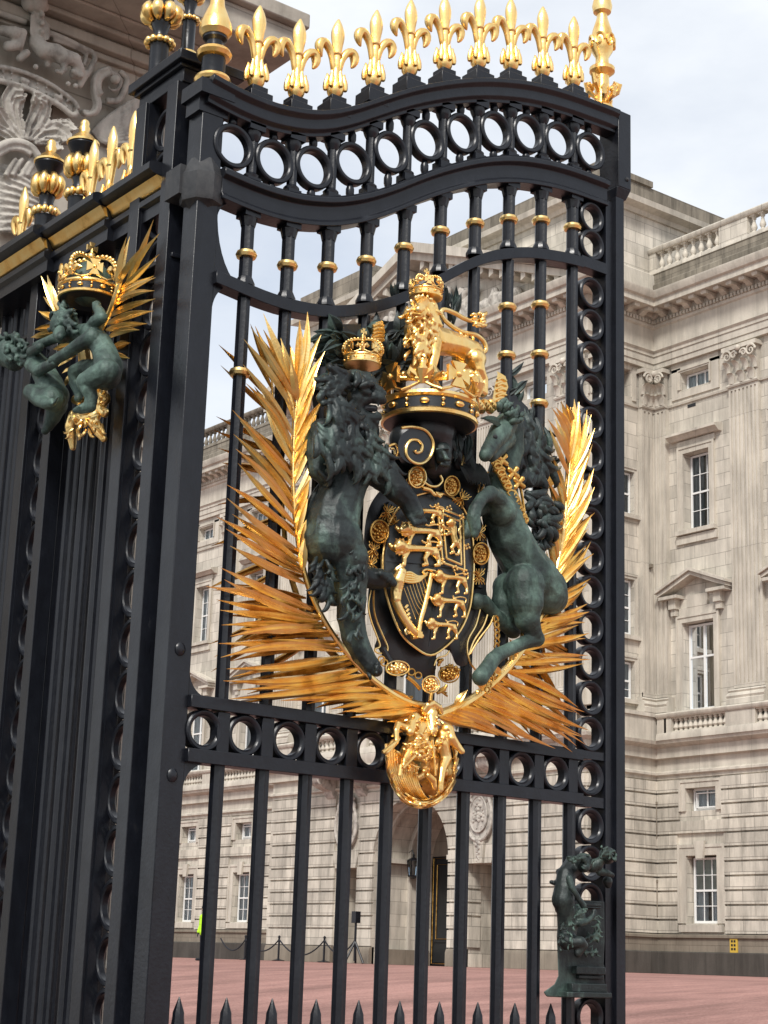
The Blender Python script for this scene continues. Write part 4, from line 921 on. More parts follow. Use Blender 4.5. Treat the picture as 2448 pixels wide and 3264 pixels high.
for i in range(12):
    x = random.uniform(950, 985); y = random.uniform(640, 690); cells.append((x, y+15, x+random.uniform(-10, 22), y-random.uniform(15, 45), .028))
for i in range(5): x = 850+i*5; cells.append((x, 650, x-6+i*3, 610, .022))
mantle(DG, cells, .0, .04)
m = MB()
for P in ([(700, 720), (740, 700), (800, 700), (872, 690), (885, 740), (880, 790), (850, 820), (790, 800), (740, 812), (705, 850), (680, 900), (672, 850), (690, 780)],
          [(1085, 880), (1110, 850), (1140, 880), (1165, 940), (1180, 1000), (1165, 1040), (1130, 1060), (1110, 1000), (1090, 940)]):
    m.prism([DG(x, y, -.05) for x, y in P], [DG(x, y, .02) for x, y in P])
m.build('mantling_ground', BLACKB, GATE)
# ---- dark cartouche, garter and shield
def plate(C, pts, o0, o1, dome=0, name='plate', mt=BLACKB, par=None):
    m = MB(); cx = sum(p[0] for p in pts)/len(pts); cy = sum(p[1] for p in pts)/len(pts); rings = [[C(x, y, o0) for x, y in pts]]
    for q in (1.0, .93, .75, .5, .25, .02): rings.append([C(cx+(x-cx)*q, cy+(y-cy)*q, o1+dome*(1-q*q)-(.012 if q == 1 else 0)) for x, y in pts])
    m.loft(rings); return m.build(name, mt, par or GATE, sharp=40)
def smooth_loop(P, k=4):
    Q = []; n = len(P)
    for i in range(n):
        a, b, c, d = [Vector((*P[(i+j) % n], 0)) for j in (-1, 0, 1, 2)]
        for s in range(k): t = s/k; v = .5*((2*b)+(c-a)*t+(2*a-5*b+4*c-d)*t*t+(3*b-a-3*c+d)*t**3); Q.append((v.x, v.y))
    return Q
cart_out = smooth_loop([(60, 700), (150, 520), (330, 330), (420, 120), (640, 60), (900, 90), (960, 240), (1100, 300), (1160, 420), (1120, 700), (1180, 900), (1200, 1150), (1180, 1420), (1240, 1620), (1180, 1800), (1120, 1900), (1010, 2000), (1000, 2120), (900, 2120), (830, 1990), (720, 2000), (690, 2200), (500, 2230), (330, 2160), (220, 1990), (130, 1960), (150, 1850), (70, 1640), (70, 1450), (90, 1180), (30, 1000)])
ARM = root  # (arms are fixed to the leaf: parts of it)
cp = plate(SH, cart_out, .02, .13, .03, 'cartouche')
m = MB(); E_ = SH
for P, r in (([(95, 1420), (70, 1560), (95, 1700), (150, 1850), (180, 1945), (130, 1975), (160, 2010), (235, 2005), (250, 1950), (200, 1830), (140, 1680), (120, 1550), (125, 1420)], 9),
             ([(1120, 1600), (1080, 1750), (1010, 1880), (1000, 1990), (1030, 2100), (1080, 2170)], 10), ([(1190, 1650), (1150, 1760), (1060, 1900), (1015, 2030)], 10), ([(1250, 1660), (1210, 1750), (1110, 1880), (1025, 2020)], 10),
             ([(1200, 310), (1130, 400), (1100, 500)], 10), ([(1220, 360), (1160, 430), (1120, 520)], 10), ([(690, 2130), (720, 2060), (800, 2030), (830, 1990)], 8), ([(190, 1080), (200, 1230)], 10),
             ([(980, 30), (960, 160), (975, 230)], 7)): tb(m, SH, P, r, .17, 6)
m.build('gilt_edging', GOLD, cp)
outer = smooth_loop([(215, 1050), (260, 800), (380, 620), (520, 530), (700, 500), (880, 560), (990, 700), (1045, 900), (1062, 1150), (1050, 1400), (1020, 1600), (940, 1790), (810, 1940), (655, 2030), (500, 1950), (380, 1830), (290, 1630), (225, 1400), (205, 1230)])
shd = plate(SH, outer, .14, .22, .05, 'shield', mat('shield_enamel', (.03, .036, .038), .42)[0])
m = MB(); Q = [SH(x, y, .222) for x, y in outer]; lo = [q for q, (x, y) in zip(Q, outer) if y > 1300]; m.tube(Q+[Q[0]], SH.r(11), 6); m.build('gilt_border', GOLD, shd)
m = MB(); tb(m, SH, [(685, 540), (720, 900), (715, 1180), (690, 1500), (640, 1950)], 5, .268, 5); tb(m, SH, [(240, 1150), (450, 1160), (715, 1195), (1050, 1240)], 5, .268, 5); m.build('quarter_line', BLACKB, shd)
SO = .285
def passant(C, x, y, s, nm='lion_passant', off=SO, tall=1.0):
    m = MB(); f = lambda pts: ch(m, C, [(x+a*s, y+b*s*tall, r*s*1.15, off+o) for a, b, r, o in pts], 7)
    f([(-150, -40, 40, .01), (-70, -34, 28, .0), (50, -30, 22, .0), (130, -10, 32, .0)])
    f([(-190, -66, 44, .03), (-228, -44, 24, .04)]); f([(-130, 0, 28, 0), (-150, 60, 19, .01), (-150, 118, 15, .01), (-182, 124, 14, .01)]); f([(-196, -16, 22, .0), (-250, -26, 17, .01), (-280, -66, 17, .0)])
    f([(130, 10, 36, 0), (165, 70, 20, 0), (170, 118, 16, .01), (138, 124, 14, .01)]); f([(70, 0, 28, -.01), (40, 60, 18, 0), (60, 112, 15, 0), (24, 120, 14, 0)])
    tb(m, C, [(x+175*s, y-10*s), (x+185*s, y-70*s), (x+120*s, y-95*s), (x+40*s, y-85*s), (x+10*s, y-110*s)], 11*s, off, 6)
    for i in range(16): a = i*.39; ch(m, C, [(x+(-175+48*math.cos(a))*s, y+(-40+48*math.sin(a))*s, 15*s, off+.012), (x+(-175+80*math.cos(a+.3))*s, y+(-40+76*math.sin(a+.3))*s, 7*s, off+.004)], 5)
    for q in (-30, 0, 30): m.ball(C(x+(-190+q)*s, y-118*s, off+.01), C.r(12*s), 5)
    return sculpt(nm, m, GOLD, shd, .0045, 0)
passant(SH, 560, 1060, 1.02); passant(SH, 595, 890, .92); passant(SH, 640, 700, .75)
def rampant(C, x, y, s, lean=0):
    m = MB(); f = lambda pts: ch(m, C, [(x+a*s+b*s*lean, y+b*s, r*s, SO+o) for a, b, r, o in pts], 7)
    f([(0, 40, 34, 0), (-5, 100, 30, 0), (5, 170, 36, 0)]); f([(-10, -10, 34, .02), (-40, 0, 18, .02)]); f([(-20, 60, 20, 0), (-70, 40, 14, .01), (-85, 20, 13, .01)]); f([(-20, 80, 20, 0), (-65, 100, 14, .01)])
    f([(0, 180, 26, 0), (-35, 220, 17, 0), (-20, 260, 14, 0), (-50, 270, 12, 0)]); f([(20, 180, 26, 0), (40, 230, 17, 0), (20, 275, 14, 0), (0, 280, 12, 0)])
    tb(m, C, [(x+40*s, y+170*s), (x+80*s, y+130*s), (x+55*s, y+70*s), (x+85*s, y+20*s)], 10*s, SO, 6)
    for i in range(9): a = i*.7; m.ball(C(x+(-8+34*math.cos(a))*s, y+(-5+34*math.sin(a))*s, SO+.01), C.r(12*s), 5)
    sculpt('lion_rampant', m, GOLD, shd, .0045, 0)
rampant(SH, 860, 790, 1.05, .12)
passant(SH, 875, 1330, .72, tall=1.35); passant(SH, 855, 1550, .72, tall=1.35); passant(SH, 790, 1770, .66, tall=1.3)
# double tressure
m = MB()
for P in ([(720, 640), (960, 730), (975, 1230), (770, 1160), (745, 900), (720, 640)], [(765, 700), (930, 770), (945, 1180), (805, 1120), (785, 900), (765, 700)]):
    for a, b in zip(P, P[1:]): m.tube([SH(*a, SO-.004), SH((a[0]+b[0])/2, (a[1]+b[1])/2, SO), SH(*b, SO-.004)], SH.r(11), 6)
for x, y in ((718, 630), (830, 650), (745, 890), (1000, 1010), (765, 1150), (885, 1215), (985, 1255), (950, 730)):
    for a in range(4): m.ball(SH(x+20*math.cos(a*1.57+.4), y+22*math.sin(a*1.57+.4), SO), SH.r(14), 5)
m.build('tressure', GOLD, shd)
# harp
m = MB()
tb(m, SH, [(660, 1265), (635, 1400), (600, 1560), (560, 1700), (540, 1830)], 26, SO, 8); tb(m, SH, [(480, 1860), (580, 1850)], 22, SO, 8)
m.box(*[v for p in zip(SH(500, 1810, SO-.01), SH(580, 1870, SO+.03)) for v in p]); tb(m, SH, [(335, 1340), (320, 1450), (345, 1560), (400, 1670), (480, 1790), (530, 1840)], 40, SO, 8)
ch(m, SH, [(380, 1250, 46, SO+.02), (350, 1330, 56, SO+.01), (335, 1420, 50, SO), (330, 1500, 44, SO)], 8); ch(m, SH, [(375, 1205, 24, SO+.02), (335, 1230, 20, SO+.01)], 7)
for i in range(5): tb(m, SH, [(380, 1270+i*14), (460, 1250+i*24), (540, 1290+i*12), (620-i*10, 1275+i*8)], 12, SO, 6)
tb(m, SH, [(700, 1240), (620, 1225), (585, 1240), (600, 1265), (625, 1255)], 12, SO, 6)
P = []
for i in range(16): th = i*.5; r = 40*(1-i/20); P.append((455+r*math.cos(th+2.2), 1805+r*math.sin(th+2.2)))
tb(m, SH, P, 9, SO, 6)
for i in range(6): tb(m, SH, [(440+i*8, 1560+i*38), (415+i*12, 1590+i*34)], 12, SO+.01, 6)
h = m.build('harp', GOLD, shd, sharp=50); m = MB()
for i in range(8): x = 405+i*28; tb(m, SH, [(x, 1400-i*13), (x+62-i*2, 1560-i*12), (min(x+110, 600-i), 1690-i*38)], 3.2, SO+.004, 4)
m.build('harp_string', GOLD, h)
# garter collar: roundels, bows and links round the shield
def rose(C, x, y, r, off, name='collar_roundel', asp=1.0, mt=GOLD_DARK):
    m = MB(); loop = [C(x+r*math.cos(a), y+r*asp*math.sin(a), off) for a in [2*math.pi*i/22 for i in range(23)]]
    m.tube(loop, C.r(11), 6); lo2 = [C(x+.82*r*math.cos(a), y+.82*r*asp*math.sin(a), off-.01) for a in [2*math.pi*i/20 for i in range(20)]]
    m.prism(lo2, [p-Vector((.02, 0, 0)) for p in lo2])
    for k, (q, n) in enumerate(((.55, 7), (.28, 5))):
        for i in range(n): a = 2*math.pi*i/n+k; m.ball(C(x+q*r*math.cos(a), y+q*r*asp*math.sin(a), off+.004*k), C.r(r*.2), 5)
    m.ball(C(x, y, off+.014), C.r(r*.17), 6); m.build(name, mt, cp, sharp=60)
def bow(C, x, y, ang, s, off, mt=GOLD_DARK):
    m = MB(); ca, sa = math.cos(math.radians(ang)), math.sin(math.radians(ang)); T_ = lambda a, b: (x+(a*ca-b*sa)*s, y+(a*sa+b*ca)*s)
    for sy in (-1, 1):
        for sx in (-1, 1): tb(m, C, [T_(0, 0), T_(sx*24, sy*10), T_(sx*52, sy*34), T_(sx*40, sy*52), T_(sx*14, sy*26), T_(0, 0)], 7*s, off+.008, 5)
    for k in (-50, -25, 0, 25, 50):
        a = T_(k, 62); b = T_(k*1.25, 84); tb(m, C, [T_(0, 20), a, b], 6*s, off, 5); a = T_(k, -62); tb(m, C, [T_(0, -20), a, T_(k*1.2, -82)], 6*s, off, 5)
    m.ball(C(x, y, off+.015), C.r(16*s), 6); m.build('collar_knot', mt, cp, sharp=60)
m = MB(); band = [(265, 620), (175, 870), (140, 1100), (110, 1180)]
for P in ([(265, 610), (200, 760), (150, 980), (100, 1180)], [(430, 330), (540, 300), (700, 470), (860, 400), (960, 560), (1010, 680)], [(1130, 860), (1140, 1060), (1120, 1300), (1110, 1400)], [(200, 1960), (280, 2100), (400, 2210)]):
    tb(m, SH, P, 34, .17, 8)
m.build('collar_band', BLACKB, cp)
for x, y, r, a in ((175, 868, 84, 1.25), (530, 355, 80, 1.25), (855, 440, 70, 1.3), (1130, 1075, 74, 1.35)): rose(SH, x, y, r, .24, asp=a, mt=GOLD if (x, y) in ((530, 355),) else GOLD_DARK)
for x, y, a in ((250, 690, 20), (120, 1040, 10), (430, 430, 60), (950, 560, 40), (1120, 880, 0), (1110, 1290, 0), (100, 1180, 0), (330, 780, -60)): bow(SH, x, y, a, .9, .22)
m = MB(); tb(m, SH, [(590, 400), (650, 440), (720, 440), (765, 390), (745, 340)], 13, .24, 7); tb(m, SH, [(580, 460), (650, 480), (690, 520), (760, 520)], 20, .25, 8); tb(m, SH, [(700, 500), (750, 545)], 14, .26, 6); m.build('buckle', GOLD, cp)
# lower collar: medallions, links, badge
rose(BO, 470, 320, 150, .20, 'collar_roundel', .62, GOLD); rose(BO, 900, 530, 110, .22, 'collar_roundel', 1, GOLD); rose(BO, 1130, 400, 130, .16, 'collar_roundel', .8)
m = MB()
for x, y in ((650, 370), (735, 415), (300, 250), (265, 210)): m.tube([BO(x+42*math.cos(a), y+42*math.sin(a), .20) for a in [2*math.pi*i/14 for i in range(15)]], BO.r(11), 6)
tb(m, BO, [(590, 430), (680, 500), (760, 590)], 26, .19, 7); tb(m, BO, [(980, 640), (1060, 600), (1100, 540)], 22, .2, 7); tb(m, BO, [(905, 640), (890, 740)], 26, .24, 7)
for i in range(4): tb(m, BO, [(1000, 600), (1080+10*i, 560+40*i)], 14, .2, 6)
random.seed(8)
for i in range(16): x = random.uniform(980, 1250); y = 230+ (x-980)*.5+random.uniform(-50, 90); m.ball(BO(x, y, .14), BO.r(random.uniform(18, 36)), 6)
m.build('collar_chain', GOLD_DARK, cp, sharp=60)
# helm behind the crown: dark bowl with a mask and a gilt scroll
m = MB(); ch(m, E1, [(860, 1320, 200, .18), (870, 1430, 190, .16), (880, 1560, 150, .12)], 12); ch(m, E1, [(1100, 1390, 60, .2), (1110, 1470, 50, .16), (1080, 1560, 60, .12)], 8)
ch(m, E1, [(700, 1380, 120, .22), (770, 1460, 130, .2)], 10); hb = sculpt('helm', m, BLACKB, GATE, .012, 3)
m = MB(); ch(m, SH, [(770, 110, 75, .38), (780, 170, 70, .38), (800, 215, 45, .39)], 8); ch(m, SH, [(780, 130, 22, .46), (800, 180, 20, .475), (830, 190, 16, .46)], 7)
for x, y in ((735, 95), (800, 90)): ch(m, SH, [(x-18, y, 12, .445), (x+18, y-4, 12, .445)], 6)
ch(m, SH, [(760, 235, 18, .43), (820, 240, 18, .43)], 6); sculpt('mask', m, BRONZE, hb, .006, 2)
P = []
for i in range(44): th = -.6+i*.24; r = 218*(1-i/44)**.8+14; P.append((E1.k and (790+r*.55*math.cos(th+.2)), 1420+r*math.sin(th+.2)*.75))
P = [(540, 1300), (640, 1275), (760, 1280), (850, 1330), (895, 1420), (900, 1500)]
C5 = Crop(956, 797, .5763, 'X', XG, 1, 490)
m = MB(); m.prism([C5(640+98*math.cos(a), 1085+100*math.sin(a), .30) for a in [i*.262 for i in range(24)]], [C5(640+98*math.cos(a), 1085+100*math.sin(a), .385) for a in [i*.262 for i in range(24)]]); m.build('scroll_disc', BLACKB, hb)
m = MB(); tb(m, C5, [(560, 985), (620, 978), (690, 995), (728, 1040), (738, 1090), (720, 1145), (675, 1180), (625, 1172), (590, 1135), (590, 1085), (615, 1052), (652, 1052), (676, 1080), (670, 1112), (645, 1122), (632, 1108)], 8, .39, 7)
tb(m, C5, [(935, 1050), (910, 1120), (895, 1190)], 7, .25, 6); tb(m, C5, [(490, 1085), (530, 1075), (545, 1120), (520, 1160)], 8, .36, 6); tb(m, C5, [(500, 1100), (520, 1100), (525, 1130)], 6, .36, 6)
m.build('gilt_scroll', GOLD, hb)
m = MB(); random.seed(77)
for i in range(16):
    x = random.uniform(760, 960); y = random.uniform(1010, 1120); feather(m, C5(x, y, .30), C5(x+random.uniform(-30, 60), y+random.uniform(50, 120), .32), .03, (1, random.uniform(-.6, .6), .2), .05)
for i in range(10): y = 1200+i*6; feather(m, C5(880+i*12, 1180, .22), C5(930+i*14, 1290+i*4, .24), .03, (1, .3, .3), .04)
m.build('mantling', BRONZE, hb, sharp=30)
# ---- crowns
def crown(name, C0, R, mt, par, h=None, cap=None, arches=True, n=8, tilt=0, seed=1, simple=False):
    """real round crown: circlet, jewels, crosses and lilies, beaded arches, orb"""
    h = h or R; c = Vector(C0); m = MB()
    m.lathe([(R*.97, 0), (R*1.03, .02*R), (R*1.04, .09*R), (R*.99, .12*R), (R*.97, .14*R)], c, 40); m.lathe([(R*.97, .36*R), (R*1.0, .38*R), (R*1.05, .42*R), (R*1.04, .48*R), (R*.99, .5*R)], c, 40)
    o = m.build(name, mt, par, sharp=40)
    m = MB(); m.lathe([(R*.90, -.01*R), (R*.975, .0), (R*.975, .5*R), (R*.90, .5*R), (R*.9, .49*R)], c, 40); m.build('circlet_band', BLACKB if not simple else mt, o)
    m = MB(); nj = 16 if not simple else 12
    for i in range(nj):
        a = 2*math.pi*i/nj; p = c+Vector((R*math.cos(a), R*math.sin(a), .25*R)); t = Vector((-math.sin(a), math.cos(a), 0))
        if i % 2: m.ball(p+Vector((0, 0, .055*R)), .045*R, 6); m.ball(p-Vector((0, 0, .055*R)), .045*R, 6)
        else: m.tube([p-t*.10*R, p-t*.05*R, p+t*.05*R, p+t*.10*R], [.03*R, .065*R, .065*R, .03*R], 8)
    m.build('jewel', mt, o, sharp=60)
    m = MB()
    for i in range(n):
        a = 2*math.pi*i/n+tilt; e = Vector((math.cos(a), math.sin(a), 0)); t = Vector((-math.sin(a), math.cos(a), 0)); b = c+e*R*1.0+Vector((0, 0, .48*R)); up = Vector((0, 0, 1)); s = R*.68
        out_ = e*.12
        m.tube([b-t*.62*s+up*.0*s, b-t*.35*s+up*.10*s, b+up*.28*s, b+t*.35*s+up*.10*s, b+t*.62*s], [.05*s]*5, 6)
        if i % 2 == 0:      # lily
            m.tube([b+up*.2*s, b+up*.38*s+out_*s*.3, b+up*.62*s+out_*s*.5, b+up*.95*s+out_*s*.6], [.10*s, .14*s, .22*s, .01*s], 8)
            for sg in (-1, 1): m.tube([b+up*.30*s, b+up*.5*s+t*sg*.16*s, b+up*.66*s+t*sg*.36*s, b+up*.50*s+t*sg*.48*s, b+up*.38*s+t*sg*.36*s], [.09*s, .13*s, .16*s, .13*s, .04*s], 7)
            m.tube([b+up*.34*s-t*.2*s+e*.06*s, b+up*.34*s+t*.2*s+e*.06*s], .06*s, 6)
        else:               # cross pattee
            k = b+up*.58*s
            for d1, d2 in ((up, t), (-up, t), (t, up), (-t, up)):
                A = [k+d1*.04*s+d2*.07*s, k+d1*.40*s+d2*.27*s, k+d1*.40*s-d2*.27*s, k+d1*.04*s-d2*.07*s]; m.prism([p-e*.05*s for p in A], [p+e*.07*s for p in A])
            m.ball(k+e*.06*s, .10*s, 6)
    m.build('cross_and_lily', mt, o, sharp=40)
    if arches:
        m = MB()
        for i in range(4 if not simple else 4):
            a = 2*math.pi*i/4+tilt+math.pi/n*0; e = Vector((math.cos(a), math.sin(a), 0)); pts = []
            for k in range(11): q = k/10; rr = R*(1.0+.16*math.sin(q*math.pi))*math.cos(q*math.pi/2)**.8; pts.append(c+e*max(rr, .02*R)+Vector((0, 0, .6*R+h*math.sin(q*math.pi/2)-.12*R*q**6)))
            m.tube(pts, .055*R, 6)
            for p in pts[1:-1]: m.ball(p+e*.05*R+Vector((0, 0, .05*R)), .085*R, 6)
        top = c+Vector((0, 0, .6*R+h*.9)); m.ball(top+Vector((0, 0, .14*R)), .17*R, 8)
        for d1, d2 in ((Vector((0, 0, 1)), Vector((0, 1, 0))), (Vector((0, 1, 0)), Vector((0, 0, 1))), (Vector((0, -1, 0)), Vector((0, 0, 1)))):
            k = top+Vector((0, 0, .46*R)); A = [k+d2*.03*R, k+d1*.2*R+d2*.1*R, k+d1*.2*R-d2*.1*R, k-d2*.03*R]; m.prism([p-Vector((.04*R, 0, 0)) for p in A], [p+Vector((.04*R, 0, 0)) for p in A])
        m.tube([top+Vector((0, 0, .25*R)), top+Vector((0, 0, .45*R))], .05*R, 6); m.build('beaded_arch', mt, o, sharp=50)
    if cap is not None: m = MB(); m.ball(c+Vector((0, 0, .62*R)), .78*R, 14, (1, 1, 1.0)); m.build('cap', cap, o)
    return o
CC = E1(872, 1275, .24)
big = crown('royal_crown', CC, .312, GOLD, GATE, h=.20, arches=False, n=8, tilt=-.85)
m = MB(); e1 = CC
for i in range(8):       # beaded half arches that sweep up under the lion
    a = 2*math.pi*i/8-.85
    if i % 2: continue
    e = Vector((math.cos(a), math.sin(a), 0)); pts = [CC+e*.305*q+Vector((0, 0, z)) for q, z in ((1.0, .24), (1.06, .29), (1.0, .33), (.75, .345), (.45, .34), (.1, .33))]
    m.tube(pts, .02, 7)
    for p, q in zip(pts, pts[1:]): m.ball(p.lerp(q, .5)+Vector((0, 0, .02)), .028, 6); m.ball(q+Vector((0, 0, .02)), .026, 6)
m.build('beaded_arch', GOLD, big, sharp=50)
# ---- gilded lion standing on the crown
m = MB()
ch(m, E1, [(830, 560, 118, .30), (880, 620, 112, .29), (980, 640, 98, .27), (1100, 670, 84, .25), (1190, 720, 88, .24), (1225, 770, 76, .24)])
ch(m, E1, [(845, 400, 92, .34), (830, 480, 118, .33), (810, 570, 118, .32), (850, 660, 90, .31)])
ch(m, E1, [(820, 350, 55, .38), (800, 385, 42, .44), (790, 395, 26, .47)]); ch(m, E1, [(905, 650, 60, .38), (905, 740, 46, .40), (890, 820, 38, .42), (885, 870, 34, .42)]); ch(m, E1, [(885, 885, 36, .43), (870, 895, 26, .47)], 8)
ch(m, E1, [(800, 650, 56, .26), (785, 760, 42, .27), (765, 840, 34, .28), (750, 880, 34, .30)]); ch(m, E1, [(1220, 770, 74, .30), (1245, 850, 48, .32), (1285, 920, 32, .31), (1290, 980, 28, .32), (1280, 1020, 36, .33), (1245, 1000, 26, .35)])
ch(m, E1, [(1110, 760, 66, .18), (1110, 840, 48, .18), (1155, 890, 30, .16), (1130, 940, 30, .18)]); sl = sculpt('gilded_lion', m, GOLD, big, .008, 2)
m = MB(); random.seed(4)
for i in range(90):
    y = random.uniform(360, 720); hw = 110 if y < 620 else 95; x = 822+random.uniform(-hw*1.12, hw*1.0); d = .30+.14*math.sqrt(max(0, 1-((x-828)/125)**2)); lock(m, E1, x, y, 90+random.uniform(-50, 50), random.uniform(60, 100), 21, d, .9, random.choice((-1, 1)), 5)
for i in range(22): a = i*2*math.pi/22; lock(m, E1, 820+70*math.cos(a), 375+60*math.sin(a), math.degrees(a)+random.uniform(-30, 30), 45, 16, .40, 1, random.choice((-1, 1)), 5)
sculpt('mane', m, GOLD, sl, .0055, 1)
m = MB(); tb(m, E1, [(1265, 730), (1300, 700), (1285, 640), (1230, 590), (1160, 575), (1110, 560), (1040, 520), (985, 470), (960, 420), (985, 395), (1060, 420), (1130, 460), (1190, 480), (1250, 470)], 19, .24, 8)
for i in range(16): lock(m, E1, 1190+random.uniform(-10, 70), 480+random.uniform(-55, 55), random.uniform(-40, 40), random.uniform(40, 75), 18, .25, 1.2, random.choice((-1, 1)), 6)
for i in range(5): lock(m, E1, 1100+i*22, 560+i*8, random.uniform(40, 140), 50, 15, .25, 1.2, random.choice((-1, 1)), 6)
m.build('tail', GOLD, sl, sharp=60)
m = MB()
for x, y in ((770, 372), (832, 366)): m.ball(E1(x, y, .445), E1.r(12), 6)
ch(m, E1, [(755, 425, 10, .46), (800, 432, 12, .475), (840, 422, 10, .45)], 6); m.build('face_detail', GOLD_DARK, sl)
crown('lion_crown', E1(846, 312, .33), .108, GOLD, sl, h=.085, arches=True, n=8, tilt=.3, simple=True)
# scrolls and wings of gold at the sides of the great crown
m = MB()
for P in ([(430, 620), (470, 490), (520, 480), (540, 560), (520, 640), (470, 660)],): m.prism([E1(x, y, .16) for x, y in P], [E1(x, y, .22) for x, y in P])
for i in range(5): tb(m, E1, [(445, 520+i*28), (490, 505+i*28), (530, 520+i*26)], 12, .225, 6)
m.build('gilt_plume', GOLD, GATE, sharp=30)
m = MB()
P = [(1350, 1080), (1370, 960), (1390, 880), (1380, 860), (1420, 880), (1450, 900), (1470, 980), (1440, 1060), (1440, 1130), (1400, 1140)]
m.prism([E1(x, y, .10) for x, y in P], [E1(x, y, .17) for x, y in P])
for i in range(5): tb(m, E1, [(1385, 930+i*40), (1420, 915+i*40), (1455, 935+i*36)], 12, .175, 6)
m.build('gilt_plume', GOLD, GATE, sharp=30)
m = MB(); random.seed(15)
for i in range(8): ch(m, E1, [(1200+i*22, 1150-20*(i % 3), 34, .20), (1240+i*16, 1100+20*(i % 3), 30, .22)], 7)
m.build('gilt_flower', GOLD, big, sharp=60)
# ---- supporters: lion
m = MB()
ch(m, LI, [(430, 620, 150, .22), (400, 780, 150, .24), (390, 900, 135, .25), (350, 1050, 130, .25), (310, 1180, 150, .24), (300, 1290, 160, .24)])
ch(m, LI, [(330, 1300, 150, .27), (400, 1400, 115, .30), (420, 1520, 95, .30), (425, 1650, 82, .29), (420, 1760, 78, .28), (440, 1880, 72, .28), (490, 1990, 62, .30), (540, 2060, 52, .33), (575, 2090, 36, .36)])
ch(m, LI, [(270, 1380, 110, .18), (300, 1520, 90, .16), (320, 1620, 70, .14)]); ch(m, LI, [(400, 1440, 80, .24), (510, 1520, 62, .26), (590, 1530, 58, .28), (640, 1535, 44, .30)])
ch(m, LI, [(520, 820, 110, .30), (620, 900, 85, .34), (700, 980, 72, .38), (770, 1050, 58, .40), (810, 1130, 54, .41)])
for k in range(4): ch(m, LI, [(790+22*k, 1150+6*k, 24, .42), (815+18*k, 1190-4*k, 20, .44)], 7); ch(m, LI, [(600+24*k, 1500+18*k, 22, .34), (660+8*k, 1510+16*k, 20, .34)], 7)
ch(m, LI, [(250, 640, 85, .22), (215, 760, 70, .22), (220, 860, 60, .23), (260, 900, 52, .25)])
C6 = Crop(956, 988, .4023, 'X', XG, 1, 520)
for c in ([(430, 600, 105, .27), (510, 585, 80, .31), (565, 596, 52, .35)], [(575, 615, 38, .38), (628, 645, 34, .40), (664, 664, 22, .415)], [(585, 690, 44, .385), (632, 700, 42, .40), (655, 716, 28, .405)], [(530, 705, 38, .37), (482, 735, 34, .35)],
          [(462, 800, 42, .33), (510, 850, 38, .35), (572, 858, 36, .365), (615, 846, 30, .375)], [(445, 700, 62, .33), (440, 770, 55, .32)], [(478, 604, 18, .405), (528, 588, 24, .42), (575, 590, 16, .42)], [(500, 640, 26, .39), (540, 655, 24, .40)], [(385, 545, 40, .34), (360, 510, 26, .36)], [(455, 880, 66, .30), (520, 920, 50, .30)], [(602, 890, 24, .37), (600, 940, 12, .36)], [(622, 735, 10, .41), (618, 766, 5, .41)], [(610, 822, 9, .39), (612, 796, 5, .39)]): ch(m, C6, [(x_, y_, r_*1.18, o_) for x_, y_, r_, o_ in c], 9)
lion = sculpt('lion_supporter', m, BRONZE, GATE, .007, 1)
m = MB(); random.seed(31)
def hair(m, C, poly, n, ang, spread, L, r, off0, bulge, cx, hw, curl=1.1):
    k = 0
    while k < n:
        x = random.uniform(min(p[0] for p in poly), max(p[0] for p in poly)); y = random.uniform(min(p[1] for p in poly), max(p[1] for p in poly)); ins = False
        for (x0, y0), (x1, y1) in zip(poly, poly[1:]+poly[:1]):
            if (y0 > y) != (y1 > y) and x < (x1-x0)*(y-y0)/(y1-y0)+x0: ins = not ins
        if not ins: continue
        k += 1; d = off0+bulge*math.sqrt(max(0, 1-((x-cx)/hw)**2)); lock(m, C, x, y, (ang(x, y) if callable(ang) else ang)+random.uniform(-spread, spread), L*random.uniform(.7, 1.25), r*random.uniform(.8, 1.2), d, curl, random.choice((-1, 1)), 6, .03)
hair(m, LI, [(250, 470), (330, 380), (400, 470), (440, 600), (600, 640), (700, 780), (640, 850), (420, 800), (240, 720), (180, 600)], 84, lambda x, y: 62+(x-400)*.05, 30, 190, 27, .29, .12, 430, 330, .75)
hair(m, LI, [(280, 260), (480, 250), (500, 300), (430, 320), (390, 420), (330, 480), (260, 420)], 40, lambda x, y: 170 if x < 430 else 100, 45, 95, 24, .28, .10, 420, 260, 1.4)
hair(m, LI, [(400, 560), (520, 560), (600, 600), (560, 680), (420, 640)], 18, 80, 30, 90, 17, .33, .08, 500, 200)
hair(m, LI, [(390, 430), (450, 430), (480, 560), (440, 640), (380, 560)], 22, 100, 40, 90, 18, .34, .06, 430, 120)
hair(m, LI, [(200, 820), (340, 830), (330, 900), (230, 960)], 9, 30, 60, 110, 20, .25, .05, 270, 150)
sculpt('mane', m, BRONZE, lion, .006, 1)
m = MB(); hair(m, LI, [(430, 1280), (500, 1400), (520, 1650), (470, 1850), (400, 1850), (380, 1600)], 34, 100, 25, 95, 13, .33, .06, 440, 130); hair(m, LI, [(170, 1380), (300, 1400), (320, 1640), (230, 1600)], 26, 95, 20, 120, 18, .22, .08, 250, 140); hair(m, LI, [(560, 2040), (600, 2060), (560, 2110), (500, 2100)], 5, 30, 30, 50, 14, .34, .03, 550, 120)
sculpt('leg_tuft', m, BRONZE, lion, .006, 1)
m = MB(); tb(m, LI, [(170, 1260), (150, 1140), (200, 1020), (260, 940), (300, 900)], 26, .16, 8); m.build('tail', BRONZE, lion)
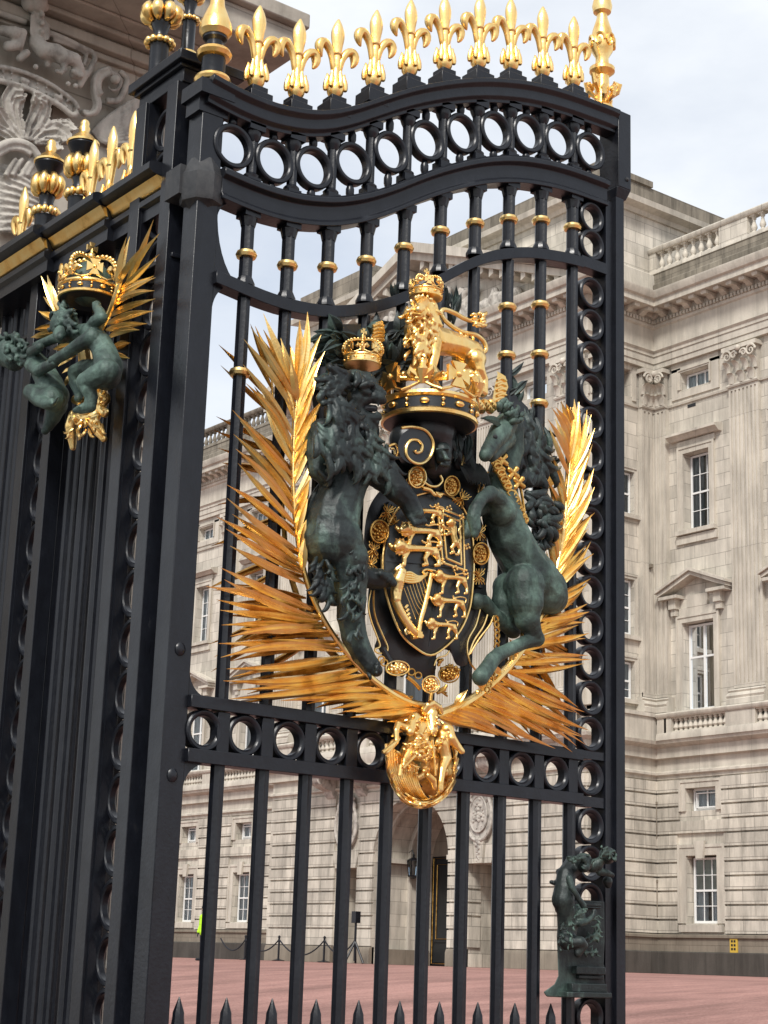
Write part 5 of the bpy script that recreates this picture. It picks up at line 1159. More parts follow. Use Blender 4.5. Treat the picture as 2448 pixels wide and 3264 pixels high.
m = MB(); ch(m, C6, [(520, 775, 30, .352), (590, 780, 26, .37)], 7); m.ball(C6(552, 614, .408), C6.r(13), 7); m.ball(C6(492, 620, .40), C6.r(10), 6); m.build('open_mouth', DARKROOM, lion)
crown('lion_crown', LI(490, 225, .24), .118, GOLD, lion, h=.12, arches=True, n=8, tilt=.9, simple=True)
# patina cap on the shoulder
# ---- supporters: unicorn
m = MB()
ch(m, UN, [(470, 230, 70, .25), (430, 290, 68, .29), (385, 350, 52, .33), (345, 410, 44, .37), (325, 445, 38, .39)]); ch(m, UN, [(470, 330, 60, .26), (420, 400, 44, .31), (370, 455, 32, .35)])
ch(m, UN, [(500, 260, 85, .20), (500, 400, 85, .19), (460, 520, 88, .18), (440, 640, 98, .18), (430, 760, 112, .18), (450, 900, 122, .18), (500, 1040, 128, .18), (570, 1170, 132, .18), (660, 1310, 150, .18), (740, 1400, 140, .17), (780, 1440, 110, .16)])
ch(m, UN, [(600, 1360, 120, .26), (610, 1480, 105, .28), (620, 1600, 76, .28), (665, 1700, 52, .27), (690, 1740, 46, .26), (600, 1765, 40, .27), (500, 1810, 38, .29), (420, 1850, 42, .31), (375, 1890, 44, .32), (330, 1960, 46, .33), (290, 2010, 48, .34)])
ch(m, UN, [(480, 1380, 88, .12), (450, 1480, 70, .11), (480, 1600, 60, .11), (520, 1680, 48, .11), (440, 1620, 40, .13), (370, 1540, 38, .15), (320, 1480, 40, .17), (265, 1475, 48, .18)])
ch(m, UN, [(440, 840, 88, .26), (410, 760, 58, .31), (360, 715, 46, .35), (300, 750, 36, .38), (255, 820, 38, .40), (240, 880, 40, .41), (255, 960, 34, .42), (250, 1000, 24, .42)])
ch(m, UN, [(380, 880, 66, .16), (340, 800, 44, .2), (260, 850, 34, .24), (215, 930, 32, .26), (190, 1000, 30, .27)])
uni = sculpt('unicorn_supporter', m, VERDI, GATE, .008, 2)
m = MB()
feather(m, UN(440, 245, .30), UN(282, 188, .34), .045, (1, 0, .4), .1); feather(m, UN(490, 225, .22), UN(556, 172, .26), .035, (1, 0, .3), .1); m.build('ear', VERDI, uni)
m = MB()
for x, y, o in ((395, 315, .385), (455, 325, .345)): m.ball(UN(x, y, o), UN.r(15), 7)
for x, y in ((325, 425), (355, 432)): m.ball(UN(x, y, .405), UN.r(9), 6)
m.build('eye', DARKROOM, uni)
m = MB(); random.seed(41)
hair(m, UN, [(380, 110), (540, 140), (560, 260), (470, 210), (400, 190)], 15, -30, 50, 90, 24, .28, .05, 460, 120)
m.build('forelock', VERDI, uni, sharp=60)
m = MB()
hair(m, UN, [(520, 200), (640, 60), (740, 240), (750, 520), (660, 640), (560, 560), (520, 400)], 52, 78, 32, 170, 34, .10, .07, 600, 160, .9)
sculpt('mane', m, BRONZE, uni, .006, 1)
m = MB(); hair(m, UN, [(600, 690), (740, 680), (800, 780), (760, 940), (640, 900), (590, 780)], 30, lambda x, y: 60, 60, 150, 34, .12, .06, 690, 130, 1.1); hair(m, UN, [(650, 900), (760, 950), (770, 1200), (700, 1130)], 18, 85, 25, 130, 20, .12, .03, 720, 100); m.build('tail', BRONZE, uni, sharp=60)
m = MB()
for i in range(18):
    q = i/17; x, y = 400+q*200, 500+q*400; m.tube([UN(x+26*math.cos(a), y+20*math.sin(a), .30-.02*q+.01*(i % 2)) for a in [k*.785 for k in range(9)]], UN.r(9), 5)
tb(m, UN, [(400, 500), (480, 620), (560, 760), (610, 930)], 13, .285, 6); tb(m, UN, [(440, 470), (560, 640), (600, 840)], 9, .27, 6)
for x, y in ((520, 570), (560, 640), (440, 480), (420, 520)):
    for k in range(4): a = k*1.57+.7; ch(m, UN, [(x, y, 14, .29), (x+38*math.cos(a), y+38*math.sin(a), 16, .29)], 6)
for i in range(14): q = i/13; x, y = 400+60*q-120*q*q, 1600+500*q; m.tube([UN(x+16*math.cos(a), y+24*math.sin(a), .2+.012*(i % 2)) for a in [k*.785 for k in range(9)]], UN.r(7), 5)
m.build('gilt_chain', GOLD_DARK, uni, sharp=60)
m = MB(); P = [(660, 620), (720, 530), (790, 500), (830, 560), (820, 640), (760, 690), (690, 660)]; m.prism([UN(x, y, .02) for x, y in P], [UN(x, y, .07) for x, y in P]); m.build('gilt_plume', GOLD_DARK, GATE, sharp=40)
# ---- gilded lock boss at the foot of the arms
m = MB(); random.seed(51)
cx, cy = 790, 1480
for i in range(26):      # wreath of curving reeds round the lower half
    a0 = random.uniform(1.9, 3.6) if i % 2 else random.uniform(-.4, 1.4); R_ = random.uniform(.82, 1.0); P = []
    for k in range(7): a = a0+(-.2*k if i % 2 else .2*k); P.append((cx+470*R_*math.cos(a), cy+20+620*R_*math.sin(a), .12+.10*random.random()+.10*abs(math.sin(k*.6))))
    tb(m, BO, P, random.uniform(16, 30), .16, 6, taper=True)
for i in range(12):      # long reeds down the left side
    x = 330+i*34; tb(m, BO, [(x, 1300+i*24, .22), (x+20, 1560+i*20, .26), (x+110, 1800+i*14, .25), (x+230, 1980+i*6, .20)], random.uniform(18, 28), .22, 6, taper=True)
m.build('reed_wreath', GOLD, GATE, sharp=50); rw = bpy.data.objects['reed_wreath']
m = MB()
ch(m, BO, [(760, 1120, 120, .20), (720, 1240, 130, .22), (700, 1360, 140, .22), (820, 1380, 130, .24)]); ch(m, BO, [(690, 960, 70, .26), (650, 1040, 70, .28), (630, 1140, 50, .32)]); ch(m, BO, [(640, 1350, 90, .28), (560, 1500, 40, .32), (540, 1600, 30, .34)]); ch(m, BO, [(600, 1100, 50, .28), (480, 1040, 40, .30), (450, 1120, 36, .32), (460, 1260, 30, .33), (330, 1400, 34, .34)])
ch(m, BO, [(1060, 1200, 110, .22), (1100, 1120, 90, .24), (1160, 1220, 60, .28), (1220, 1300, 50, .28), (1300, 1390, 34, .30)]); ch(m, BO, [(1040, 1300, 90, .24), (1080, 1480, 80, .24), (1040, 1620, 50, .28), (1020, 1780, 40, .30), (1020, 1880, 36, .3)])
ch(m, BO, [(880, 1400, 150, .12), (820, 1560, 130, .1), (1000, 1650, 120, .1)]); ch(m, BO, [(920, 900, 60, .22), (900, 960, 70, .22), (920, 1120, 60, .26)])
ch(m, BO, [(820, 860, 50, .2), (860, 800, 40, .22), (930, 770, 36, .22), (1000, 820, 40, .22), (1020, 880, 40, .2)])
ch(m, BO, [(860, 1700, 40, .3), (920, 1760, 46, .3), (940, 1840, 36, .3)]); ch(m, BO, [(780, 1700, 60, .14), (700, 1740, 50, .14)])
b_ = sculpt('lock_boss', m, GOLD, GATE, .0065, 1); rw.parent = b_
m = MB(); tb(m, BO, [(920, 1240), (940, 1450), (955, 1700)], 16, .36, 6); tb(m, BO, [(540, 1600), (700, 1440)], 18, .36, 6); tb(m, BO, [(280, 1400), (460, 1260)], 22, .37, 6); tb(m, BO, [(520, 1560), (500, 1700)], 26, .34, 6)
random.seed(52)
for i in range(70):
    a = random.uniform(0, 6.28); r = random.uniform(.1, .95); x, y = cx+380*r*math.cos(a), 1330+400*r*math.sin(a); lock(m, BO, x, y, random.uniform(0, 360), random.uniform(60, 130), random.uniform(15, 28), .26+.06*math.sqrt(1-r*r), 1.0, random.choice((-1, 1)), 6)
for i in range(24): a = i*.262; lock(m, BO, cx+460*math.cos(a), cy+560*math.sin(a), math.degrees(a)+110, 170, 26, .18, .7, 1, 6)
m.build('figure_detail', GOLD, b_, sharp=50)
m = MB(); ch(m, BO, [(790, 1450, 340, -.06), (800, 1640, 360, -.06)], 14); m.build('boss_ground', GOLD_DARK, b_)
for o_ in (b_,): o_['label'] = 'gilded lock boss of figures in a reed wreath'
# ---- bronze lock case figure group on the closing stile
m = MB()
P = [(300, 1340), (320, 1850), (270, 1960), (130, 2060), (170, 2120), (380, 2130), (960, 2140), (1010, 2110), (920, 2030), (905, 1830), (935, 1800), (900, 1700), (915, 1400), (910, 900), (600, 880), (420, 900), (320, 1100)]
m.prism([LK(x, y, .0) for x, y in P], [LK(x, y, .11) for x, y in P])
for z0, z1, x0, x1, o in ((1830, 1740, 560, 930, .16), (1890, 1850, 590, 905, .14), (2060, 1960, 500, 950, .17), (2130, 2070, 440, 1010, .20), (960, 930, 680, 870, .15), (985, 970, 680, 870, .15)):
    A = LK(x0, z0, o); B = LK(x1, z1, o); m.box(XG+.1, XG+o, A.y, B.y, A.z, B.z)
lk = bevel(m.build('lock_case', BRONZE, GATE, sharp=30), .006)
m = MB()
ch(m, LK, [(520, 440, 120, .14), (420, 560, 110, .16), (400, 740, 120, .18), (380, 880, 130, .18), (420, 1020, 110, .18), (440, 1200, 120, .16), (430, 1340, 110, .16)]); ch(m, LK, [(460, 600, 40, .26), (500, 720, 34, .28), (580, 860, 32, .29), (640, 950, 40, .29)])
ch(m, LK, [(640, 400, 110, .22), (660, 460, 60, .26)]); ch(m, LK, [(600, 1180, 40, .24), (700, 1150, 34, .25), (770, 1080, 30, .25), (780, 1020, 28, .25)]); ch(m, LK, [(430, 1420, 90, .2), (600, 1420, 66, .26), (640, 1460, 56, .26), (570, 1560, 50, .24)])
ch(m, LK, [(760, 440, 80, .18), (820, 420, 70, .2), (860, 380, 50, .22)]); ch(m, LK, [(950, 310, 100, .24), (970, 330, 60, .3)]); ch(m, LK, [(860, 520, 50, .2), (940, 530, 40, .22), (1010, 560, 30, .22)]); ch(m, LK, [(330, 520, 40, .12), (400, 500, 40, .14)]); ch(m, LK, [(230, 650, 26, .1), (330, 680, 34, .12)])
ch(m, LK, [(950, 640, 60, .14), (960, 690, 40, .14)]); ch(m, LK, [(330, 1000, 50, .12), (300, 900, 40, .12)]); ch(m, LK, [(570, 1020, 80, .2), (600, 1080, 60, .22)]); fg = sculpt('figure_group', m, BRONZE, lk, .0075, 1)
m = MB(); random.seed(61)
hair(m, LK, [(860, 220), (1050, 240), (1060, 380), (860, 380)], 30, -60, 90, 60, 20, .28, .06, 955, 130); hair(m, LK, [(420, 330), (700, 320), (720, 450), (430, 460)], 16, 20, 40, 90, 20, .2, .06, 570, 200); hair(m, LK, [(520, 940), (700, 960), (640, 1100), (520, 1080)], 16, 60, 90, 60, 16, .27, .03, 600, 120); hair(m, LK, [(700, 1040), (860, 1050), (840, 1560), (680, 1560)], 36, 90, 60, 110, 17, .12, .03, 770, 140, 1.4)
hair(m, LK, [(330, 1150), (520, 1120), (500, 1500), (340, 1480)], 20, 80, 40, 90, 18, .22, .05, 430, 140)
sculpt('relief_detail', m, VERDI, fg, .006, 0)

for nm, lb in (('lion_supporter', 'dark bronze crowned lion standing left of the shield'), ('unicorn_supporter', 'green bronze unicorn rearing right of the shield'), ('shield', 'quartered dark shield with gilt lions and harp'), ('royal_crown', 'large gilt crown above the helm'), ('gilded_lion', 'gilded crowned lion standing on the great crown'), ('lock_case', 'dark green bronze figure group on the closing stile')):
    o_ = bpy.data.objects.get(nm)
    if o_: o_['label'] = lb
# ============================================================ fixed iron screen at the left (runs along x), stone pier behind it
SCR = root('iron_screen', (XG-1.3, YS-.2, 0), 'fixed black iron screen with gilt moulding and two bronze cherubs, left of the open gate', 'railing')
FY = YS-.31                    # front plane
PU = Crop(0, 650, .4219, 'Y', FY, -1, 530); K4 = Crop(0, 400, .3014, 'Y', FY, -1, 560); A0 = Crop(0, 0, .4219, 'X', -13.0, 1, 400)
S = lambda x, z, d=0.0: Vector((XG+x, FY-d, z))
def sbox(m, x0, x1, d0, d1, z0, z1): m.box(XG+x0, XG+x1, FY-d0, FY-d1, z0, z1)
def ring_pier(c, top, cap, hw=.315):
    m = MB()
    for s in (-1, 1): sbox(m, c+s*hw, c+s*.138, -.06, .052, .1, top)
    for s in (-1, 1): sbox(m, c+s*(hw-.008), c+s*(hw-.07), -.13, -.06, .1, top)
    o = bevel(m.build('ring_pier', IRON, SCR), .004)
    m = MB()
    for s in (-1, 1): sbox(m, c+s*.126, c+s*.137, -.045, .03, .1, top)
    m.build('fillet', IRON, o)
    R = MB().ring((0, 0, 0), .156, .122, -.03, .03, 'y', bev=.008); z = top-.225 if cap else top-.16; first = None
    while z > .3:
        loc = (XG+c+.005, FY+.055, z)
        if first is None: first = R.build('ring', IRON, o, org=(0, 0, 0), loc=loc)
        else: dup(first, loc, o)
        z -= .3135
    if cap:
        m = MB()
        sbox(m, c-hw-.03, c+hw+.01, -.2, .02, top, top+.10); sbox(m, c-hw-.05, c+hw+.02, -.22, .05, top+.10, top+.13); sbox(m, c-hw-.09, c+hw+.06, -.42, .08, top+.13, top+.20)
        bevel(m.build('pier_cap', IRON, o), .006)
    return o
pA = ring_pier(-.505, 7.13, True, .268); pB = ring_pier(-1.925, 6.36, False, .25); pC = ring_pier(-3.35, 6.36, False)
# upright bars between the piers
def rib(x, w=.062, n='upright_bar'):
    m = MB(); P = []
    for k in range(20): a = 2*math.pi*k/20; r = w*(1 if k % 2 else .84); P.append((r*math.cos(a), r*math.sin(a)))
    m.loft([[S(x, z)+Vector((p, q+.12, 0)) for p, q in P] for z in (.15, 6.33)]); return m.build(n, IRON, SCR, sharp=25)
for x in (-.90, -1.12, -1.385, -1.59, -2.28, -2.46, -2.66, -2.86): rib(x)
m = MB(); sbox(m, -3.7, -.22, -.22, .0, .42, .62); sbox(m, -3.7, -.22, -.2, .02, 5.9, 5.93); bevel(m.build('bottom_rail', IRON, SCR), .005)
m = MB(); sbox(m, -.20, -.085, -.15, -.06, .1, 6.85); m.build('back_post', IRON, SCR)
# entablature with gilt moulding, breaking forward in three steps
for x0, x1, d in ((-1.03, -.36, .0), (-1.80, -1.03, .045), (-2.64, -1.80, .10), (-3.7, -2.64, .06)):
    m = MB(); P = lambda x, pr: [S(x, z, d+q) for q, z in pr]
    pr = [(-.22, 6.26), (.02, 6.26), (.02, 6.34), (.05, 6.36), (.05, 6.40), (.02, 6.41), (.04, 6.49), (.12, 6.50), (.15, 6.52), (.15, 6.565), (.12, 6.58), (-.22, 6.60)]
    m.prism(P(x0, pr), P(x1, pr)); o = m.build('entablature', IRON, SCR)
    m = MB(); m.prism(P(x0+.004, [(.021, 6.425), (.040, 6.428), (.052, 6.442), (.060, 6.46), (.075, 6.478), (.09, 6.492), (.03, 6.492)]), P(x1-.004, [(.021, 6.425), (.040, 6.428), (.052, 6.442), (.060, 6.46), (.075, 6.478), (.09, 6.492), (.03, 6.492)]))
    m.build('gilt_moulding', GOLD, o, sharp=60)
# turned columns with gadrooned gilt bulbs
def column(c, zb, h=1.0, parts=0, name='turned_column'):
    """c = world base, black shaft, bead ring, bulb, cap and knob"""
    L = []
    m = MB(); m.lathe([(.13, -.02), (.13, .03), (.105, .06), (.105, .44), (.115, .46)], c, 24); m.lathe([(.085, .53), (.07, .58), (.085, .62), (.07, .65)], c, 24); m.lathe([(.08, .79), (.10, .82), (.13, .85), (.155, .885), (.15, .90), (.05, .90)], c, 24)
    o = m.radial(c, .74).build(name, IRON, SCR)
    m = MB()
    for k in range(12): a = 2*math.pi*k/12; m.ball(c+Vector((.112*math.cos(a), .112*math.sin(a), .495)), .036, 7, (.9, .9, 1))
    m.radial(c, .80).build('bead_ring', GOLD, o, sharp=60)
    m = MB()
    for k in range(8):
        a = 2*math.pi*k/8; rings = []
        e, t = Vector((math.cos(a), math.sin(a), 0)), Vector((-math.sin(a), math.cos(a), 0))
        m.tube([c+e*(.085+.052*math.sin(q*math.pi)**.6)*1.0+Vector((0, 0, .645+.15*q)) for q in [j/8 for j in range(9)]], [.010+.042*math.sin(max(.02, min(.98, j/8))*math.pi)**.5 for j in range(9)], 8)
    m.lathe([(.06, .65), (.105, .69), (.105, .75), (.07, .80)], c, 20); m.radial(c, .74).build('gadrooned_bulb', GOLD, o, sharp=60)
    m = MB(); m.lathe([(.15, .90), (.153, .915), (.125, .93), (.09, .965), (.06, .985), (.045, 1.0), (.055, 1.03), (.04, 1.055), (.045, 1.07), (.038, 1.09), (.01, 1.11)], c, 24); m.radial(c, .80).build('gilt_cap', GOLD, o, sharp=60)
    m = MB(); m.lathe([(.106, .02), (.14, .03), (.15, .055), (.14, .08), (.106, .09)], c, 24); m.radial(c, .74).build('gilt_foot', GOLD, o, sharp=60)
    return o
column(Vector((XG-2.06, YS-.10, 6.53)), 0); column(Vector((XG-2.56, YS-.12, 6.55)), 0)
# larger ones standing on the capped pier, tops out of the picture
def bigcol(c, rs, zs, block=0):
    V = lambda r, z: (r*rs, z*zs)
    m = MB(); m.lathe([V(r, z) for r, z in [(.105, 0), (.105, .02), (.085, .05), (.085, .46), (.095, .5), (.07, .58), (.06, .64), (.085, .72), (.09, .75), (.08, .78), (.075, 1.0), (.1, 1.04), (.11, 1.1), (.05, 1.16), (.05, 1.9)]], c, 24)
    if block: m.box(c.x-.07, c.x+.07, c.y-.07, c.y+.07, c.z-block, c.z)
    o = m.build('turned_column', IRON, SCR)
    m = MB()
    for k in range(12): a = 2*math.pi*k/12; m.ball(c+Vector((.112*rs*math.cos(a), .112*rs*math.sin(a), .515*zs)), .034*rs, 7)
    m.build('bead_ring', GOLD, o, sharp=60)
    m = MB(); m.lathe([V(r, z) for r, z in [(.08, .02), (.12, .03), (.125, .06), (.12, .09), (.08, .10)]], c, 24); m.build('gilt_foot', GOLD, o)
    m = MB()
    for k in range(8):
        a = 2*math.pi*k/8; e = Vector((math.cos(a), math.sin(a), 0)); m.tube([c+e*(.085+.062*math.sin(q*math.pi)**.6)*rs+Vector((0, 0, (.76+.19*q)*zs)) for q in [j/8 for j in range(9)]], [(.012+.046*math.sin(max(.02, min(.98, j/8))*math.pi)**.5)*rs for j in range(9)], 8)
    m.build('gadrooned_bulb', GOLD, o, sharp=60)
bigcol(Vector((XG-.74, FY+.07, 7.32)), .76, .64); bigcol(Vector((XG-.83, FY+.34, 7.66)), .55, .6, .33)
# gilt fleurs along the screen
sf0 = None
for x, z in ((-1.24, 6.60), (-1.55, 6.60), (-1.83, 6.60), (-2.96, 6.62)):
    loc = (XG+x, YS-.12, z+.04)
    if sf0 is None:
        a_, b2 = fleur(.74); sf0 = a_.build('finial_base', IRON, SCR, org=(0, 0, 0), loc=loc); c_ = b2.build('fleur_de_lis', GOLD, sf0, org=(0, 0, 0)); sf0.rotation_euler = (0, 0, math.pi/2); k_ = c_.modifiers.new('s', 'SUBSURF'); k_.levels = 1; k_.render_levels = 1; sf0.scale = (.82, .82, 1)
    else: dup(sf0, loc, SCR, rotz=math.pi/2)
# sunburst of palm leaves, crown, bracket, putti
random.seed(71); m = MB()
fan = [((1030, 560), (1165, 120)), ((1010, 600), (1215, 220)), ((960, 620), (985, 245)), ((940, 640), (960, 250)), ((900, 660), (1210, 380)), ((900, 690), (1180, 560)), ((880, 740), (1175, 660)), ((860, 820), (1180, 720)), ((840, 900), (1170, 810)), ((830, 960), (1120, 905)), ((850, 1040), (1060, 955)), ((880, 640), (1170, 545)), ((900, 560), (1100, 300)),
       ((400, 850), (315, 545)), ((420, 820), (360, 530)), ((440, 800), (400, 620)), ((420, 860), (290, 810)), ((440, 800), (330, 700)), ((380, 960), (235, 1010)), ((400, 930), (260, 950)), ((520, 1080), (400, 1100)), ((560, 1180), (440, 1230)), ((900, 1150), (990, 1050)), ((880, 1200), (985, 1170)), ((560, 1300), (470, 1280)), ((540, 1350), (480, 1390))]
for (a, b, ) in fan:
    a = (a[0]*.75+720*.25, a[1]*.75+930*.25) if a[0] > 700 else (a[0]*.8+640*.2, a[1]*.8+1000*.2)
    feather(m, PU(a[0], a[1], .06), PU(b[0], b[1], .12+random.uniform(-.03, .08)), .036, (random.uniform(-.3, .3), -1, random.uniform(-.2, .4)), .03)
m.build('palm_spray', GOLD, SCR, sharp=20)
m = MB(); tb(m, PU, [(900, 600), (850, 760), (800, 880), (730, 1010)], 22, .12, 7, taper=False); tb(m, PU, [(640, 1120), (650, 1200), (690, 1350)], 60, .05, 8); m.build('palm_stem', GOLD, SCR)
crown('royal_crown', PU(665, 735, .16), .195, GOLD, SCR, h=.19, arches=True, n=8, tilt=.45, cap=VERDI)
def putto(name, chains, eyes=None, curls=None):
    m = MB()
    for c in chains: ch(m, PU, c)
    o = sculpt(name, m, VERDI, SCR, .0065, 2); m = MB(); cx, cy, r, of = curls
    for i in range(46):
        a = random.uniform(0, 6.28); q = random.uniform(.0, 1.0)**.5; x, y = cx+r*q*math.cos(a), cy+r*q*math.sin(a)
        if y > cy+r*.62: continue
        lock(m, PU, x, y, random.uniform(0, 360), 80, 25, of+PU.r(r)*.85*math.sqrt(max(.02, 1-q*q))-.02, 1.6, random.choice((-1, 1)), 6)
    sculpt('curly_hair', m, VERDI, o, .006, 0); return o
def toes(x, y, dx, dy, of): return [[(x+dx*k, y+dy*k, 10, of), (x+dx*k+12, y+dy*k-14, 8, of+.005)] for k in range(5)]
putto('cherub', [[(490, 910, 112, .28), (520, 960, 90, .28)], [(470, 985, 70, .33), (455, 1005, 30, .38)], [(580, 970, 62, .27), (690, 980, 82, .25), (760, 1060, 88, .24), (800, 1140, 92, .23), (820, 1230, 108, .24), (800, 1290, 112, .26)],
    [(690, 950, 60, .25), (720, 890, 48, .27), (770, 860, 44, .27), (755, 820, 40, .26), (735, 790, 36, .24), (730, 765, 34, .23)], [(700, 1010, 64, .30), (620, 1050, 54, .33), (530, 1110, 46, .35), (440, 1165, 42, .36), (395, 1180, 32, .37)],
    [(600, 980, 50, .22), (430, 1010, 42, .24), (330, 1050, 38, .25), (270, 1070, 30, .26)], [(810, 1270, 96, .28), (720, 1310, 84, .32), (650, 1345, 72, .34), (670, 1400, 58, .33), (690, 1460, 48, .31), (680, 1530, 46, .31), (610, 1550, 36, .34), (570, 1560, 22, .36)],
    [(760, 1240, 72, .18), (640, 1240, 66, .18), (570, 1270, 60, .20), (570, 1350, 50, .19), (600, 1430, 40, .18), (590, 1470, 30, .2)]]+[[(740-12*k, 770, 10, .25), (738-12*k, 748, 8, .25)] for k in range(4)]+toes(560, 1560, 8, -4, .36), None, (490, 890, 118, .28))
putto('cherub', [[(70, 1130, 118, .26), (110, 1180, 88, .26)], [(180, 1160, 66, .26), (270, 1190, 80, .25), (330, 1270, 96, .24), (380, 1370, 104, .24), (420, 1450, 104, .24)], [(240, 1220, 56, .30), (290, 1260, 46, .34), (370, 1220, 42, .35), (420, 1200, 32, .36)],
    [(240, 1120, 44, .3), (300, 1080, 36, .33)], [(400, 1480, 92, .28), (300, 1460, 76, .32), (235, 1420, 62, .34), (280, 1470, 50, .35), (350, 1510, 42, .36), (395, 1500, 32, .37)], [(430, 1520, 84, .2), (400, 1610, 60, .2), (365, 1680, 42, .21), (340, 1715, 30, .23)]]+[[(400+7*k, 1510-9*k, 9, .38), (418+5*k, 1495-9*k, 7, .385)] for k in range(5)], None, (70, 1110, 124, .26))
m = MB()
ch(m, PU, [(560, 1600, 46, .16), (540, 1680, 50, .16), (545, 1760, 40, .15), (550, 1840, 24, .14)]); ch(m, PU, [(600, 1600, 50, .18), (660, 1620, 50, .18), (720, 1600, 44, .16)]); ch(m, PU, [(700, 1640, 44, .16), (740, 1720, 36, .15), (785, 1775, 26, .14)]); ch(m, PU, [(760, 1400, 40, .12), (790, 1470, 46, .13), (750, 1540, 40, .15), (790, 1580, 34, .14)]); ch(m, PU, [(570, 1480, 34, .14), (600, 1500, 28, .15)]); ch(m, PU, [(650, 1300, 60, .08), (660, 1460, 70, .08), (640, 1640, 40, .1)])
sculpt('gilt_bracket', m, GOLD, SCR, .007, 1)
m = MB()
for i in range(20): lock(m, PU, random.uniform(530, 780), random.uniform(1560, 1720), random.uniform(20, 160), 90, 17, .2, .9, random.choice((-1, 1)), 6)
for i in range(8): lock(m, PU, random.uniform(740, 810), random.uniform(1400, 1560), random.uniform(0, 360), 70, 17, .17, 1.2, 1, 6)
m.build('gilt_leafage', GOLD, SCR, sharp=50)
# ============================================================ stone gate pier
PIER = root('stone_pier', (-14.3, YS+.3, 0), 'huge weathered stone gate pier carved with a crown and feathers, top left behind the ironwork', 'pier')
m = MB(); m.box(-16.6, -13.0, YS-1.8, YS+1.75, 0, 10.6); m.build('shaft', PIERST, PIER)
m = MB(); m.box(-16.7, -12.86, YS-1.9, YS+1.86, 0, 1.28)
FP = Face('X', -13.0)
FP.prof(m, YS-1.8, YS+1.75, [(0, 1.28), (.16, 1.28), (.18, 1.36), (.1, 1.42), (.12, 1.5), (0, 1.56)]); m.build('base_moulding', PIERST, PIER)
# cornice: undersides stepping out, wraps the far corner
m = MB()
for d, z0, z1 in ((.06, 9.40, 9.46), (.14, 9.46, 9.56), (.10, 9.56, 9.59), (.22, 9.59, 9.64), (.42, 9.64, 9.67), (.84, 9.67, 9.95), (.92, 9.95, 10.1)):
    m.box(-16.6-d, -13.0+d, YS-1.8-d, YS+1.75+d, z0, z1)
bevel(m.build('cornice', PIERST, PIER), .02)
m = MB()   # pier face mouldings low: the capital of the panel
for z0, z1, d in ((6.62, 6.70, .10), (6.52, 6.62, .18), (6.46, 6.52, .10), (5.9, 5.96, .05)): m.box(-13.0, -13.0+d, YS-1.8, YS+1.75, z0, z1)
m.build('panel_moulding', PIERST, PIER)
m = MB(); random.seed(81); O1 = .12
# circlet with jewels
for P, r in (([(-60, 500), (60, 515), (200, 555), (340, 615), (460, 690), (560, 770), (590, 830)], 22), ([(-60, 600), (60, 625), (200, 670), (340, 735), (460, 805), (545, 870), (585, 850)], 26)): tb(m, A0, P, r, O1+.06, 8)
P1 = [(-60, 510), (60, 525), (200, 565), (340, 625), (460, 700), (560, 780)]; P2 = [(-60, 600), (60, 620), (200, 665), (340, 730), (460, 800), (550, 865)]
m.prism([A0(x, y, .0) for x, y in P1+P2[::-1]], [A0(x, y, O1+.03) for x, y in P1+P2[::-1]])
for q, big_ in ((.02, 1), (.14, 0), (.24, 0), (.38, 1), (.52, 0), (.62, 0), (.76, 1), (.9, 0)):
    i = q*5; j = int(i); f = i-j; a = [(P1[j][k]+(P1[j+1][k]-P1[j][k])*f+P2[j][k]+(P2[j+1][k]-P2[j][k])*f)/2 for k in (0, 1)]
    if big_: ch(m, A0, [(a[0]-18, a[1]-6, 24, O1+.05), (a[0]+18, a[1]+10, 24, O1+.05)], 7)
    else: ch(m, A0, [(a[0], a[1]-20, 11, O1+.05)], 6); ch(m, A0, [(a[0], a[1]+16, 11, O1+.05)], 6)
# arches of the crown
m.prism([A0(x, y, .02) for x, y in ((230, 110), (290, 80), (375, 190), (370, 300), (300, 310), (225, 260))], [A0(x, y, O1+.10) for x, y in ((230, 110), (290, 80), (375, 190), (370, 300), (300, 310), (225, 260))])
for x, y in ((320, 110), (318, 175), (316, 240), (270, 505), (515, 635), (570, 650)): ch(m, A0, [(x, y, 22, O1+.13)], 7)
tb(m, A0, [(-60, 80), (60, 120), (200, 165)], 30, .10, 8); tb(m, A0, [(380, 250), (500, 300), (620, 360), (700, 400), (715, 450), (680, 520), (650, 580)], 26, .14, 8); tb(m, A0, [(400, 300), (520, 340), (620, 390), (650, 430), (630, 500)], 20, .12, 8)
ch(m, A0, [(20, 230, 40, .15), (110, 250, 50, .2), (170, 250, 36, .2), (140, 340, 40, .18), (60, 350, 40, .16)]); ch(m, A0, [(270, 320, 60, .18), (330, 380, 66, .22), (420, 400, 70, .24), (480, 430, 64, .26), (560, 450, 54, .26), (600, 520, 40, .24), (560, 560, 40, .22), (640, 560, 36, .2), (600, 640, 30, .18)]); ch(m, A0, [(360, 400, 40, .2), (360, 490, 24, .18)]); ch(m, A0, [(200, 400, 30, .16), (150, 440, 30, .14)])
for i in range(16): ch(m, A0, [(430+random.uniform(-60, 190), 430+random.uniform(-40, 140), random.uniform(16, 30), .26)], 6)
ch(m, A0, [(230, 20, 70, .2), (280, 20, 80, .22), (330, 50, 40, .2)])
